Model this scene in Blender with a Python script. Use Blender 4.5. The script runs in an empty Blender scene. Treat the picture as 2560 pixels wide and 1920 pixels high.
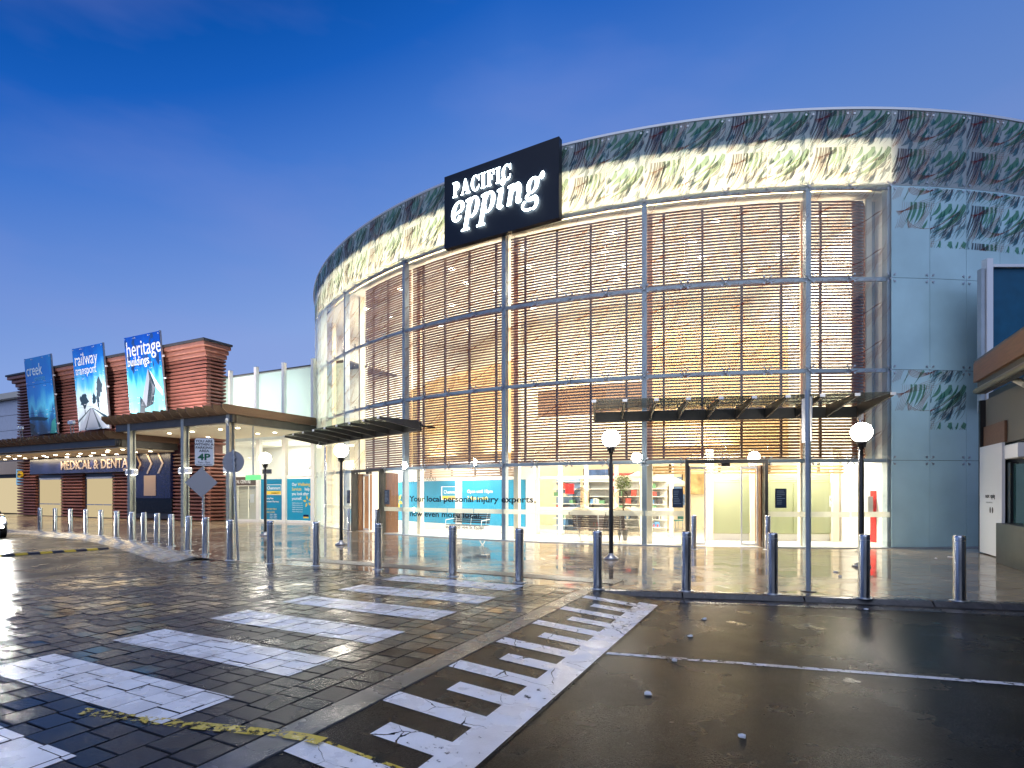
import bpy, bmesh, math, random
from mathutils import Vector, Matrix
R_ = math.radians
sc = bpy.context.scene
COL = sc.collection
random.seed(7)

# ------------------------------------------------------------------ camera
CAMH, F = 1.63, 1380.0            # eye height (m), focal length in pixels of a 2560 px wide picture
cam_d = bpy.data.cameras.new('camera'); cam = bpy.data.objects.new('camera', cam_d); COL.objects.link(cam)
cam.location = (0, 0, CAMH); cam.rotation_euler = (R_(90), 0, 0)
cam_d.sensor_width = 36; cam_d.lens = F/2560*36; cam_d.shift_y = 274/2560
cam_d.clip_start = .05; cam_d.clip_end = 3000
sc.camera = cam

# ------------------------------------------------------------------ sky (blue hour)
world = bpy.data.worlds.new('World'); sc.world = world; world.use_nodes = True
wt = world.node_tree; wn = wt.nodes; wl = wt.links
def s2l(c):
    c = c/255.
    return c/12.92 if c <= .04045 else ((c+.055)/1.055)**2.4
def rgb(r, g, b, a=1.): return (s2l(r), s2l(g), s2l(b), a)
bg = wn['Background']
tc = wn.new('ShaderNodeTexCoord')
sky = wn.new('ShaderNodeTexSky'); sky.sky_type = 'NISHITA'; sky.sun_disc = False
sky.sun_elevation = R_(4); sky.sun_rotation = R_(192); sky.ozone_density = 6; sky.dust_density = .3
nsc = wn.new('ShaderNodeVectorMath'); nsc.operation = 'SCALE'; nsc.inputs['Scale'].default_value = .16
wl.new(sky.outputs[0], nsc.inputs[0])
sep = wn.new('ShaderNodeSeparateXYZ'); wl.new(tc.outputs['Generated'], sep.inputs[0])
ramp = wn.new('ShaderNodeValToRGB'); cr = ramp.color_ramp
cr.elements[0].position = 0; cr.elements[0].color = rgb(166, 180, 224)
cr.elements[1].position = 1; cr.elements[1].color = rgb(0, 52, 128)
for p, c in ((.2, (154, 174, 228)), (.385, (136, 166, 227)), (.493, (108, 146, 219)), (.60, (70, 122, 209)), (.68, (26, 96, 192)), (.76, (0, 76, 165))):
    e = cr.elements.new(p); e.color = rgb(*c)
# the eastern sky (left of the view) darkens first: lean the elevation ramp that way
ng = wn.new('ShaderNodeMath'); ng.operation = 'MULTIPLY'; ng.inputs[1].default_value = -.34; wl.new(sep.outputs['X'], ng.inputs[0])
nm = wn.new('ShaderNodeMath'); nm.operation = 'MAXIMUM'; nm.inputs[1].default_value = 0; wl.new(ng.outputs[0], nm.inputs[0])
na = wn.new('ShaderNodeMath'); na.operation = 'ADD'; wl.new(nm.outputs[0], na.inputs[0]); wl.new(sep.outputs['Z'], na.inputs[1])
wl.new(na.outputs[0], ramp.inputs[0])
# the after-glow side of the sky (west, to the right of the view) is a little paler
mr = wn.new('ShaderNodeMapRange'); mr.inputs['From Min'].default_value = .05; mr.inputs['From Max'].default_value = .85
mr.inputs['To Min'].default_value = 0; mr.inputs['To Max'].default_value = .6; mr.interpolation_type = 'SMOOTHSTEP'
wl.new(sep.outputs['X'], mr.inputs['Value'])
gl = wn.new('ShaderNodeMixRGB'); gl.inputs[2].default_value = rgb(92, 128, 190)
wl.new(mr.outputs[0], gl.inputs[0]); wl.new(ramp.outputs[0], gl.inputs[1])
# thin high cloud
mp = wn.new('ShaderNodeMapping'); mp.inputs['Scale'].default_value = (1.3, 1.3, 4.2); mp.inputs['Location'].default_value = (7.3, 2.2, 1.1)
wl.new(tc.outputs['Generated'], mp.inputs[0])
nz = wn.new('ShaderNodeTexNoise'); nz.inputs['Scale'].default_value = 1.6; nz.inputs['Detail'].default_value = 5; nz.inputs['Roughness'].default_value = .5
wl.new(mp.outputs[0], nz.inputs[0])
cm = wn.new('ShaderNodeMapRange'); cm.inputs['From Min'].default_value = .47; cm.inputs['From Max'].default_value = .80
cm.inputs['To Max'].default_value = .30; wl.new(nz.outputs[0], cm.inputs['Value'])
cl = wn.new('ShaderNodeMixRGB'); cl.inputs[2].default_value = rgb(152, 158, 218)
wl.new(cm.outputs[0], cl.inputs[0]); wl.new(gl.outputs[0], cl.inputs[1])
mx = wn.new('ShaderNodeMixRGB'); mx.inputs[0].default_value = .05
wl.new(cl.outputs[0], mx.inputs[1]); wl.new(nsc.outputs[0], mx.inputs[2]); wl.new(mx.outputs[0], bg.inputs[0])
bg.inputs[1].default_value = 1.0

sun_d = bpy.data.lights.new('sun', 'SUN'); sun = bpy.data.objects.new('sun', sun_d); COL.objects.link(sun)
sun_d.energy = 1.3; sun_d.angle = R_(90); sun_d.color = (.92, .96, 1)
sun.rotation_euler = (R_(40), 0, R_(-5))          # faint after-glow from behind the camera

sc.view_settings.view_transform = 'Standard'; sc.view_settings.look = 'None'
sc.view_settings.exposure = 0.0; sc.view_settings.gamma = 1
cy = sc.cycles
cy.use_denoising = True; cy.max_bounces = 9; cy.diffuse_bounces = 3; cy.glossy_bounces = 4; cy.transmission_bounces = 4
cy.transparent_max_bounces = 28; cy.caustics_reflective = False; cy.caustics_refractive = False
cy.sample_clamp_indirect = 5; cy.sample_clamp_direct = 0

# ------------------------------------------------------------------ frames
SX, SY = .4420, .8970             # S: across the crossing towards the buildings; L: along the left-hand shopfronts
ANG = math.atan2(-SX, SY)
def sl(l, s, z=0.): return Vector((l*SY + s*SX, -l*SX + s*SY, z))
def px(u, v, z=0.):               # ground point seen at pixel (u, v)
    y = (CAMH-z)*F/(v-1234.); return Vector(((u-1280)/F*y, y, z))
def onS(u, v, s):                 # (l, z) of pixel on the vertical plane s = const
    a = (u-1280)/F; y = s/(SX*a+SY); return ((SY*a-SX)*y, CAMH+(1234-v)/F*y)
CX, CY, RAD = 10.5, 39.7, 23.3    # the glass drum
PIT = R_(2.957); PH0 = R_(1.9)    # one pane of the drum; joint k sits at PH0 - k*PIT
def joint(k): return PH0 - k*PIT
def pol(ph, r, z=0.): return Vector((CX + r*math.sin(ph), CY - r*math.cos(ph), z))
def phi_u(u, r=RAD):
    a = (u-1280)/F
    A = a*a+1; B = -2*(a*CX+CY); C = CX*CX+CY*CY-r*r
    y = (-B-math.sqrt(B*B-4*A*C))/(2*A); return math.atan2(a*y-CX, CY-y)

# ------------------------------------------------------------------ mesh helpers
ORG = {}
class MB:
    def __init__(s): s.v = []; s.f = []; s.sm = []
    def add(s, vs, fs, smooth=False):
        n = len(s.v); s.v += [tuple(p) for p in vs]
        s.f += [tuple(i+n for i in f) for f in fs]; s.sm += [smooth]*len(fs); return s
    def box(s, x0, x1, y0, y1, z0, z1, M=None):
        p = [Vector((x, y, z)) for z in (z0, z1) for y in (y0, y1) for x in (x0, x1)]
        if M is not None: p = [M @ q for q in p]
        return s.add(p, [(0, 2, 3, 1), (4, 5, 7, 6), (0, 1, 5, 4), (2, 6, 7, 3), (0, 4, 6, 2), (1, 3, 7, 5)])
    def bbox(s, x0, x1, y0, y1, z0, z1, b=.01, M=None):      # box with chamfered top and bottom rims
        lv = [(z0, b), (z0+b, 0), (z1-b, 0), (z1, b)]; p = []
        for z, i in lv: p += [Vector((x0+i, y0+i, z)), Vector((x1-i, y0+i, z)), Vector((x1-i, y1-i, z)), Vector((x0+i, y1-i, z))]
        if M is not None: p = [M @ q for q in p]
        fs = [(3, 2, 1, 0), (12, 13, 14, 15)]
        for k in range(3):
            for i in range(4): j = (i+1) % 4; fs.append((4*k+i, 4*k+j, 4*k+4+j, 4*k+4+i))
        return s.add(p, fs)
    def bar(s, a, b, w, h, up=(0, 0, 1)):                     # rectangular bar from a to b
        a = Vector(a); b = Vector(b); d = (b-a).normalized(); up = Vector(up)
        if abs(d.dot(up)) > .99: up = Vector((1, 0, 0))
        x = d.cross(up).normalized(); u = x.cross(d)
        p = [q+x*i*w/2+u*j*h/2 for q in (a, b) for i, j in ((-1, -1), (1, -1), (1, 1), (-1, 1))]
        return s.add(p, [(3, 2, 1, 0), (4, 5, 6, 7)]+[(i, (i+1) % 4, 4+(i+1) % 4, 4+i) for i in range(4)])
    def tube(s, pts, r, n=10, cap=True):
        pts = [Vector(p) for p in pts]; rs = r if isinstance(r, (list, tuple)) else [r]*len(pts); P = []
        for i, p in enumerate(pts):
            d = (pts[min(i+1, len(pts)-1)]-pts[max(i-1, 0)]).normalized()
            up = Vector((0, 0, 1)) if abs(d.z) < .95 else Vector((1, 0, 0))
            x = d.cross(up).normalized(); u = x.cross(d)
            P += [p+(x*math.cos(2*math.pi*k/n)+u*math.sin(2*math.pi*k/n))*rs[i] for k in range(n)]
        m = len(pts)
        s.add(P, [(i*n+k, i*n+(k+1) % n, (i+1)*n+(k+1) % n, (i+1)*n+k) for i in range(m-1) for k in range(n)], True)
        if cap: s.add(P[:n], [tuple(range(n-1, -1, -1))]); s.add(P[-n:], [tuple(range(n))])
        return s
    def lathe(s, prof, c=(0, 0, 0), n=20, smooth=True):
        P = []
        for r, z in prof: P += [(c[0]+r*math.cos(2*math.pi*k/n), c[1]+r*math.sin(2*math.pi*k/n), c[2]+z) for k in range(n)]
        m = len(prof)
        s.add(P, [(i*n+k, i*n+(k+1) % n, (i+1)*n+(k+1) % n, (i+1)*n+k) for i in range(m-1) for k in range(n)], smooth)
        if prof[0][0] > 1e-4: s.add(P[:n], [tuple(range(n-1, -1, -1))])
        if prof[-1][0] > 1e-4: s.add(P[-n:], [tuple(range(n))])
        return s
    def ball(s, c, r, n=20, m=12, sz=1.):
        return s.lathe([(max(1e-5, r*math.sin(math.pi*i/m)), -r*sz*math.cos(math.pi*i/m)) for i in range(m+1)], c, n)
    def sweep(s, path, prof, close=True, caps=True, smooth=False):   # prof: (outward offset, z); outward = right of path
        path = [Vector(p) for p in path]; P = []; n = len(prof)
        for i, p in enumerate(path):
            d = path[min(i+1, len(path)-1)]-path[max(i-1, 0)]; d.z = 0; d.normalize(); o = Vector((d.y, -d.x, 0))
            P += [p+o*a+Vector((0, 0, z)) for a, z in prof]
        rg = range(n) if close else range(n-1)
        s.add(P, [(i*n+k, i*n+(k+1) % n, (i+1)*n+(k+1) % n, (i+1)*n+k) for i in range(len(path)-1) for k in rg], smooth)
        if caps and close: s.add(P[:n], [tuple(range(n-1, -1, -1))]); s.add(P[-n:], [tuple(range(n))])
        return s
    def prism(s, pts, z0, z1, M=None):                       # polygon in xy, extruded in z (then placed by M)
        n = len(pts); p = [Vector((a, b, z)) for z in (z0, z1) for a, b in pts]
        if M is not None: p = [M @ q for q in p]
        return s.add(p, [tuple(range(n-1, -1, -1)), tuple(range(n, 2*n))]+[(i, (i+1) % n, n+(i+1) % n, n+i) for i in range(n)])
    def mesh(s, name, off=(0, 0, 0)):
        m = bpy.data.meshes.new(name); o = Vector(off)
        m.from_pydata([Vector(p)-o for p in s.v], [], s.f); m.polygons.foreach_set('use_smooth', s.sm); m.update(); return m
    def build(s, name, mt, parent=None, org=None, frame='W', label=None, cat=None, group=None, kind=None):
        if parent is not None: off = ORG[parent]
        else: off = Vector(org) if org is not None else Vector((0, 0, 0))
        o = bpy.data.objects.new(name, s.mesh(name, off)); COL.objects.link(o); o.data.materials.append(mt)
        if parent is not None: o.parent = parent
        else:
            o.location = sl(*off) if frame == 'SL' else off
            if frame == 'SL': o.rotation_euler.z = ANG
        ORG[o] = off; tag(o, label, cat, group, kind); return o
def tag(o, label=None, cat=None, group=None, kind=None):
    if label: o['label'] = label
    if cat: o['category'] = cat
    if group: o['group'] = group
    if kind: o['kind'] = kind
def thing(name, label, cat, org=(0, 0, 0), frame='W', group=None):
    o = bpy.data.objects.new(name, None); COL.objects.link(o); off = Vector(org)
    o.location = sl(*off) if frame == 'SL' else off
    if frame == 'SL': o.rotation_euler.z = ANG
    o.empty_display_size = .2; ORG[o] = off; tag(o, label, cat, group); return o
def place(name, mesh, parent, loc=(0, 0, 0), rz=0., rx=0., sc_=None):      # a part that shares mesh data, loc local to parent
    o = bpy.data.objects.new(name, mesh); COL.objects.link(o); o.parent = parent
    o.location = loc; o.rotation_euler = (rx, 0, rz)
    if sc_: o.scale = sc_
    ORG[o] = Vector((0, 0, 0)); return o
def copy_tree(o, parent=None):
    c = o.copy(); COL.objects.link(c); c.parent = parent; ORG[c] = ORG[o]
    for ch in [x for x in o.children]: copy_tree(ch, c)
    return c
def meshof(mb, name, mt): m = mb.mesh(name); m.materials.append(mt); return m

# ------------------------------------------------------------------ materials
def newmat(name):
    m = bpy.data.materials.new(name); m.use_nodes = True; return m, m.node_tree.nodes, m.node_tree.links, m.node_tree.nodes['Principled BSDF']
def pm(name, col, rough=.5, metal=0., spec=.5, var=0., vs=4., rv=0., rs=3., bump=0., bs=60., island=0., emit=None, es=0., coat=0., stretch=None, dist=.02):
    m, n, l, b = newmat(name); c = (*col[:3], 1)
    b.inputs['Base Color'].default_value = c; b.inputs['Roughness'].default_value = rough; b.inputs['Metallic'].default_value = metal
    b.inputs['Specular IOR Level'].default_value = spec; b.inputs['Coat Weight'].default_value = coat; b.inputs['Coat Roughness'].default_value = .06
    if emit: b.inputs['Emission Color'].default_value = (*emit[:3], 1); b.inputs['Emission Strength'].default_value = es
    t = n.new('ShaderNodeTexCoord'); src = t.outputs['Object']
    g = n.new('ShaderNodeNewGeometry')
    if stretch:
        q = n.new('ShaderNodeMapping'); q.inputs['Scale'].default_value = stretch; l.new(src, q.inputs[0]); src = q.outputs[0]
    else: src = g.outputs['Position']
    val = None
    if var:
        z = n.new('ShaderNodeTexNoise'); z.inputs['Scale'].default_value = vs; z.inputs['Detail'].default_value = 5; l.new(src, z.inputs[0])
        r = n.new('ShaderNodeMapRange'); r.inputs['From Min'].default_value = .3; r.inputs['From Max'].default_value = .7
        r.inputs['To Min'].default_value = 1-var; r.inputs['To Max'].default_value = 1+var; l.new(z.outputs[0], r.inputs['Value']); val = r.outputs[0]
    if island:
        r2 = n.new('ShaderNodeMapRange'); r2.inputs['To Min'].default_value = 1-island; r2.inputs['To Max'].default_value = 1+island
        oi = n.new('ShaderNodeObjectInfo'); ad = n.new('ShaderNodeMath'); ad.operation = 'ADD'; fr = n.new('ShaderNodeMath'); fr.operation = 'FRACT'
        l.new(g.outputs['Random Per Island'], ad.inputs[0]); l.new(oi.outputs['Random'], ad.inputs[1]); l.new(ad.outputs[0], fr.inputs[0])
        l.new(fr.outputs[0], r2.inputs['Value'])
        if val is None: val = r2.outputs[0]
        else:
            q = n.new('ShaderNodeMath'); q.operation = 'MULTIPLY'; l.new(val, q.inputs[0]); l.new(r2.outputs[0], q.inputs[1]); val = q.outputs[0]
    if val is not None:
        v = n.new('ShaderNodeVectorMath'); v.operation = 'SCALE'; v.inputs[0].default_value = c[:3]; l.new(val, v.inputs['Scale']); l.new(v.outputs[0], b.inputs['Base Color'])
    if rv:
        z = n.new('ShaderNodeTexNoise'); z.inputs['Scale'].default_value = rs; z.inputs['Detail'].default_value = 4; l.new(src, z.inputs[0])
        r = n.new('ShaderNodeMapRange'); r.inputs['From Min'].default_value = .35; r.inputs['From Max'].default_value = .65
        r.inputs['To Min'].default_value = max(.02, rough-rv); r.inputs['To Max'].default_value = rough+rv; l.new(z.outputs[0], r.inputs['Value']); l.new(r.outputs[0], b.inputs['Roughness'])
    if bump:
        z = n.new('ShaderNodeTexNoise'); z.inputs['Scale'].default_value = bs; z.inputs['Detail'].default_value = 3; l.new(src, z.inputs[0])
        u = n.new('ShaderNodeBump'); u.inputs['Strength'].default_value = bump; u.inputs['Distance'].default_value = dist; l.new(z.outputs[0], u.inputs['Height']); l.new(u.outputs[0], b.inputs['Normal'])
    return m
def em(name, col, st):
    m, n, l, b = newmat(name); n.remove(b); e = n.new('ShaderNodeEmission'); e.inputs[0].default_value = (*col[:3], 1); e.inputs[1].default_value = st
    l.new(e.outputs[0], n['Material Output'].inputs[0]); return m
def glassmat(name, tint=(.95, .97, .96), ior=1.45, film=0., filmcol=(.8, .85, .85), rough=0., transl=.6):
    m, n, l, b = newmat(name); n.remove(b)
    t = n.new('ShaderNodeBsdfTransparent'); t.inputs[0].default_value = (*tint, 1)
    g = n.new('ShaderNodeBsdfGlossy'); g.inputs['Roughness'].default_value = rough; g.inputs[0].default_value = (1, 1, 1, 1)
    body = t.outputs[0]
    if film:
        d = n.new('ShaderNodeBsdfDiffuse'); d.inputs[0].default_value = (*filmcol, 1)
        tr = n.new('ShaderNodeBsdfTranslucent'); tr.inputs[0].default_value = (*filmcol, 1)
        q = n.new('ShaderNodeMixShader'); q.inputs[0].default_value = transl; l.new(d.outputs[0], q.inputs[1]); l.new(tr.outputs[0], q.inputs[2])
        q2 = n.new('ShaderNodeMixShader'); q2.inputs[0].default_value = film; l.new(body, q2.inputs[1]); l.new(q.outputs[0], q2.inputs[2]); body = q2.outputs[0]
    lw = n.new('ShaderNodeLayerWeight'); lw.inputs[0].default_value = .5; r0 = ((ior-1)/(ior+1))**2
    pw_ = n.new('ShaderNodeMath'); pw_.operation = 'POWER'; pw_.inputs[1].default_value = 5; l.new(lw.outputs['Facing'], pw_.inputs[0])
    f = n.new('ShaderNodeMath'); f.operation = 'MULTIPLY_ADD'; f.inputs[1].default_value = .9*(1-r0); f.inputs[2].default_value = r0; l.new(pw_.outputs[0], f.inputs[0])
    q = n.new('ShaderNodeMixShader'); l.new(f.outputs[0], q.inputs[0]); l.new(body, q.inputs[1]); l.new(g.outputs[0], q.inputs[2])
    l.new(q.outputs[0], n['Material Output'].inputs[0]); return m
def inkmat(name, tint, dif, mix):        # ceramic ink printed on glass: filters light, scatters a little
    m, n, l, b = newmat(name); n.remove(b)
    t = n.new('ShaderNodeBsdfTransparent'); t.inputs[0].default_value = (*tint, 1)
    d = n.new('ShaderNodeBsdfDiffuse'); d.inputs[0].default_value = (*dif, 1)
    q = n.new('ShaderNodeMixShader'); q.inputs[0].default_value = mix; l.new(t.outputs[0], q.inputs[1]); l.new(d.outputs[0], q.inputs[2])
    l.new(q.outputs[0], n['Material Output'].inputs[0]); return m
def paintmat(name, col, wear=.5, ws=9., rough=.35, alpha=True, crack=False):   # road paint with worn-through patches
    m, n, l, b = newmat(name); b.inputs['Base Color'].default_value = (*col, 1); b.inputs['Roughness'].default_value = rough
    g = n.new('ShaderNodeNewGeometry')
    z = n.new('ShaderNodeTexNoise'); z.inputs['Scale'].default_value = ws; z.inputs['Detail'].default_value = 8; z.inputs['Roughness'].default_value = .7; l.new(g.outputs['Position'], z.inputs[0])
    r = n.new('ShaderNodeMapRange'); r.inputs['From Min'].default_value = wear; r.inputs['From Max'].default_value = wear+.05
    lo = n.new('ShaderNodeTexNoise'); lo.inputs['Scale'].default_value = .9; lo.inputs['Detail'].default_value = 3; l.new(g.outputs['Position'], lo.inputs[0])
    lm = n.new('ShaderNodeMath'); lm.operation = 'MULTIPLY_ADD'; lm.inputs[1].default_value = .42; lm.inputs[2].default_value = -.21; l.new(lo.outputs[0], lm.inputs[0])
    la = n.new('ShaderNodeMath'); la.operation = 'ADD'; l.new(z.outputs[0], la.inputs[0]); l.new(lm.outputs[0], la.inputs[1]); l.new(la.outputs[0], r.inputs['Value'])
    z2 = n.new('ShaderNodeTexNoise'); z2.inputs['Scale'].default_value = 3.; z2.inputs['Detail'].default_value = 6; l.new(g.outputs['Position'], z2.inputs[0])
    r2 = n.new('ShaderNodeMapRange'); r2.inputs['From Min'].default_value = .3; r2.inputs['From Max'].default_value = .7; r2.inputs['To Min'].default_value = .78; r2.inputs['To Max'].default_value = 1.1; l.new(z2.outputs[0], r2.inputs['Value'])
    v = n.new('ShaderNodeVectorMath'); v.operation = 'SCALE'; v.inputs[0].default_value = col; l.new(r2.outputs[0], v.inputs['Scale']); l.new(v.outputs[0], b.inputs['Base Color'])
    r3 = n.new('ShaderNodeMapRange'); r3.inputs['From Min'].default_value = .4; r3.inputs['From Max'].default_value = .6; r3.inputs['To Min'].default_value = max(.08, rough-.2); r3.inputs['To Max'].default_value = rough+.15; l.new(z2.outputs[0], r3.inputs['Value']); l.new(r3.outputs[0], b.inputs['Roughness'])
    a = r.outputs[0]
    if crack:
        vo = n.new('ShaderNodeTexVoronoi'); vo.feature = 'DISTANCE_TO_EDGE'; vo.inputs['Scale'].default_value = 2.1
        wz = n.new('ShaderNodeVectorMath'); wz.operation = 'ADD'; zz = n.new('ShaderNodeVectorMath'); zz.operation = 'SCALE'; zz.inputs['Scale'].default_value = .18
        l.new(z2.outputs['Color'], zz.inputs[0]); l.new(g.outputs['Position'], wz.inputs[0]); l.new(zz.outputs[0], wz.inputs[1]); l.new(wz.outputs[0], vo.inputs['Vector'])
        cr_ = n.new('ShaderNodeMath'); cr_.operation = 'GREATER_THAN'; l.new(vo.outputs['Distance'], cr_.inputs[0]); ct = n.new('ShaderNodeMapRange'); ct.inputs['From Min'].default_value = .42; ct.inputs['From Max'].default_value = .62; ct.inputs['To Min'].default_value = 0; ct.inputs['To Max'].default_value = .011; l.new(z2.outputs[0], ct.inputs['Value']); l.new(ct.outputs[0], cr_.inputs[1])
        mu = n.new('ShaderNodeMath'); mu.operation = 'MULTIPLY'; l.new(a, mu.inputs[0]); l.new(cr_.outputs[0], mu.inputs[1]); a = mu.outputs[0]
    l.new(a, b.inputs['Alpha'])
    u = n.new('ShaderNodeBump'); u.inputs['Strength'].default_value = .35; u.inputs['Distance'].default_value = .01
    z4 = n.new('ShaderNodeTexNoise'); z4.inputs['Scale'].default_value = 90; l.new(g.outputs['Position'], z4.inputs[0]); l.new(z4.outputs[0], u.inputs['Height']); l.new(u.outputs[0], b.inputs['Normal'])
    return m
def woodmat(name, c1, c2, rough=.45, st=(1.5, 14, 14)):
    m, n, l, b = newmat(name); b.inputs['Roughness'].default_value = rough
    t = n.new('ShaderNodeTexCoord'); q = n.new('ShaderNodeMapping'); q.inputs['Scale'].default_value = st; l.new(t.outputs['Object'], q.inputs[0])
    z = n.new('ShaderNodeTexNoise'); z.inputs['Scale'].default_value = 1.5; z.inputs['Detail'].default_value = 7; l.new(q.outputs[0], z.inputs[0])
    oi = n.new('ShaderNodeObjectInfo'); ad = n.new('ShaderNodeMath'); ad.operation = 'MULTIPLY_ADD'; ad.inputs[1].default_value = .4; l.new(oi.outputs['Random'], ad.inputs[0]); l.new(z.outputs[0], ad.inputs[2])
    r = n.new('ShaderNodeValToRGB'); r.color_ramp.elements[0].position = .35; r.color_ramp.elements[0].color = (*c1, 1); r.color_ramp.elements[1].position = .95; r.color_ramp.elements[1].color = (*c2, 1)
    l.new(ad.outputs[0], r.inputs[0]); l.new(r.outputs[0], b.inputs['Base Color'])
    u = n.new('ShaderNodeBump'); u.inputs['Strength'].default_value = .2; u.inputs['Distance'].default_value = .01; l.new(z.outputs[0], u.inputs['Height']); l.new(u.outputs[0], b.inputs['Normal'])
    return m

def asphaltmat():
    m, n, l, b = newmat('wet_asphalt'); g = n.new('ShaderNodeNewGeometry')
    fine = n.new('ShaderNodeTexNoise'); fine.inputs['Scale'].default_value = 130; fine.inputs['Detail'].default_value = 2; l.new(g.outputs['Position'], fine.inputs[0])
    vo = n.new('ShaderNodeTexVoronoi'); vo.inputs['Scale'].default_value = 95; l.new(g.outputs['Position'], vo.inputs[0])
    big = n.new('ShaderNodeTexNoise'); big.inputs['Scale'].default_value = .55; big.inputs['Detail'].default_value = 5; big.inputs['Roughness'].default_value = .6; l.new(g.outputs['Position'], big.inputs[0])
    r = n.new('ShaderNodeMapRange'); r.inputs['From Min'].default_value = .38; r.inputs['From Max'].default_value = .62; r.inputs['To Min'].default_value = .20; r.inputs['To Max'].default_value = .36; l.new(big.outputs[0], r.inputs['Value'])
    mid = n.new('ShaderNodeTexNoise'); mid.inputs['Scale'].default_value = 1.7; mid.inputs['Detail'].default_value = 6; mid.inputs['Roughness'].default_value = .65; l.new(g.outputs['Position'], mid.inputs[0])
    pu = n.new('ShaderNodeMapRange'); pu.inputs['From Min'].default_value = .60; pu.inputs['From Max'].default_value = .66; l.new(mid.outputs[0], pu.inputs['Value'])
    rx = n.new('ShaderNodeMix'); rx.inputs[3].default_value = .10; l.new(pu.outputs[0], rx.inputs[0]); l.new(r.outputs[0], rx.inputs[2]); l.new(rx.outputs[0], b.inputs['Roughness'])
    cr2 = n.new('ShaderNodeValToRGB'); cr2.color_ramp.elements[0].position = .2; cr2.color_ramp.elements[0].color = (.004, .004, .0045, 1); cr2.color_ramp.elements[1].position = .9; cr2.color_ramp.elements[1].color = (.020, .0195, .019, 1)
    l.new(vo.outputs['Color'], cr2.inputs[0])
    pt_ = n.new('ShaderNodeMapRange'); pt_.inputs['From Min'].default_value = .35; pt_.inputs['From Max'].default_value = .65; pt_.inputs['To Min'].default_value = .6; pt_.inputs['To Max'].default_value = 1.7; l.new(mid.outputs[0], pt_.inputs['Value'])
    pm_ = n.new('ShaderNodeVectorMath'); pm_.operation = 'SCALE'; l.new(cr2.outputs[0], pm_.inputs[0]); l.new(pt_.outputs[0], pm_.inputs['Scale']); l.new(pm_.outputs[0], b.inputs['Base Color'])
    ad = n.new('ShaderNodeMath'); ad.operation = 'SUBTRACT'; l.new(fine.outputs[0], ad.inputs[0]); l.new(vo.outputs['Distance'], ad.inputs[1])
    u = n.new('ShaderNodeBump'); u.inputs['Distance'].default_value = .010
    us_ = n.new('ShaderNodeMapRange'); us_.inputs['To Min'].default_value = .16; us_.inputs['To Max'].default_value = .04; l.new(pu.outputs[0], us_.inputs['Value']); l.new(us_.outputs[0], u.inputs['Strength']); l.new(ad.outputs[0], u.inputs['Height']); l.new(u.outputs[0], b.inputs['Normal'])
    b.inputs['Specular IOR Level'].default_value = .5; b.inputs['IOR'].default_value = 1.15
    return m
def wetstone(name, c1, c2, rlo, rhi, ps=.7, bump=.15, bs=70, spec=1.45):
    # wet stone units: colour per unit, gloss from puddles (large noise)
    m, n, l, b = newmat(name); g = n.new('ShaderNodeNewGeometry'); oi = n.new('ShaderNodeObjectInfo')
    ad = n.new('ShaderNodeMath'); ad.operation = 'ADD'; fr = n.new('ShaderNodeMath'); fr.operation = 'FRACT'
    l.new(g.outputs['Random Per Island'], ad.inputs[0]); l.new(oi.outputs['Random'], ad.inputs[1]); l.new(ad.outputs[0], fr.inputs[0])
    z = n.new('ShaderNodeTexNoise'); z.inputs['Scale'].default_value = 14; z.inputs['Detail'].default_value = 6; l.new(g.outputs['Position'], z.inputs[0])
    mm = n.new('ShaderNodeMath'); mm.operation = 'MULTIPLY_ADD'; mm.inputs[1].default_value = .62; l.new(fr.outputs[0], mm.inputs[0])
    m2 = n.new('ShaderNodeMath'); m2.operation = 'MULTIPLY'; m2.inputs[1].default_value = .4; l.new(z.outputs[0], m2.inputs[0]); l.new(m2.outputs[0], mm.inputs[2])
    r = n.new('ShaderNodeValToRGB'); r.color_ramp.elements[0].color = (*c1, 1); r.color_ramp.elements[1].color = (*c2, 1); l.new(mm.outputs[0], r.inputs[0])
    l.new(r.outputs[0], b.inputs['Base Color'])
    big = n.new('ShaderNodeTexNoise'); big.inputs['Scale'].default_value = ps; big.inputs['Detail'].default_value = 4; l.new(g.outputs['Position'], big.inputs[0])
    m3 = n.new('ShaderNodeMath'); m3.operation = 'MULTIPLY_ADD'; m3.inputs[1].default_value = .22; l.new(fr.outputs[0], m3.inputs[0]); l.new(big.outputs[0], m3.inputs[2])
    rr = n.new('ShaderNodeMapRange'); rr.inputs['From Min'].default_value = .45; rr.inputs['From Max'].default_value = .72; rr.inputs['To Min'].default_value = rlo; rr.inputs['To Max'].default_value = rhi
    l.new(m3.outputs[0], rr.inputs['Value']); l.new(rr.outputs[0], b.inputs['Roughness'])
    f = n.new('ShaderNodeTexNoise'); f.inputs['Scale'].default_value = bs; f.inputs['Detail'].default_value = 4; l.new(g.outputs['Position'], f.inputs[0])
    bs_ = n.new('ShaderNodeMapRange'); bs_.inputs['From Min'].default_value = .45; bs_.inputs['From Max'].default_value = .72; bs_.inputs['To Min'].default_value = bump*.15; bs_.inputs['To Max'].default_value = bump; l.new(m3.outputs[0], bs_.inputs['Value'])
    u = n.new('ShaderNodeBump'); u.inputs['Distance'].default_value = .01; l.new(bs_.outputs[0], u.inputs['Strength']); l.new(f.outputs[0], u.inputs['Height']); l.new(u.outputs[0], b.inputs['Normal'])
    b.inputs['Specular IOR Level'].default_value = .5; b.inputs['IOR'].default_value = spec
    return m

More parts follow.
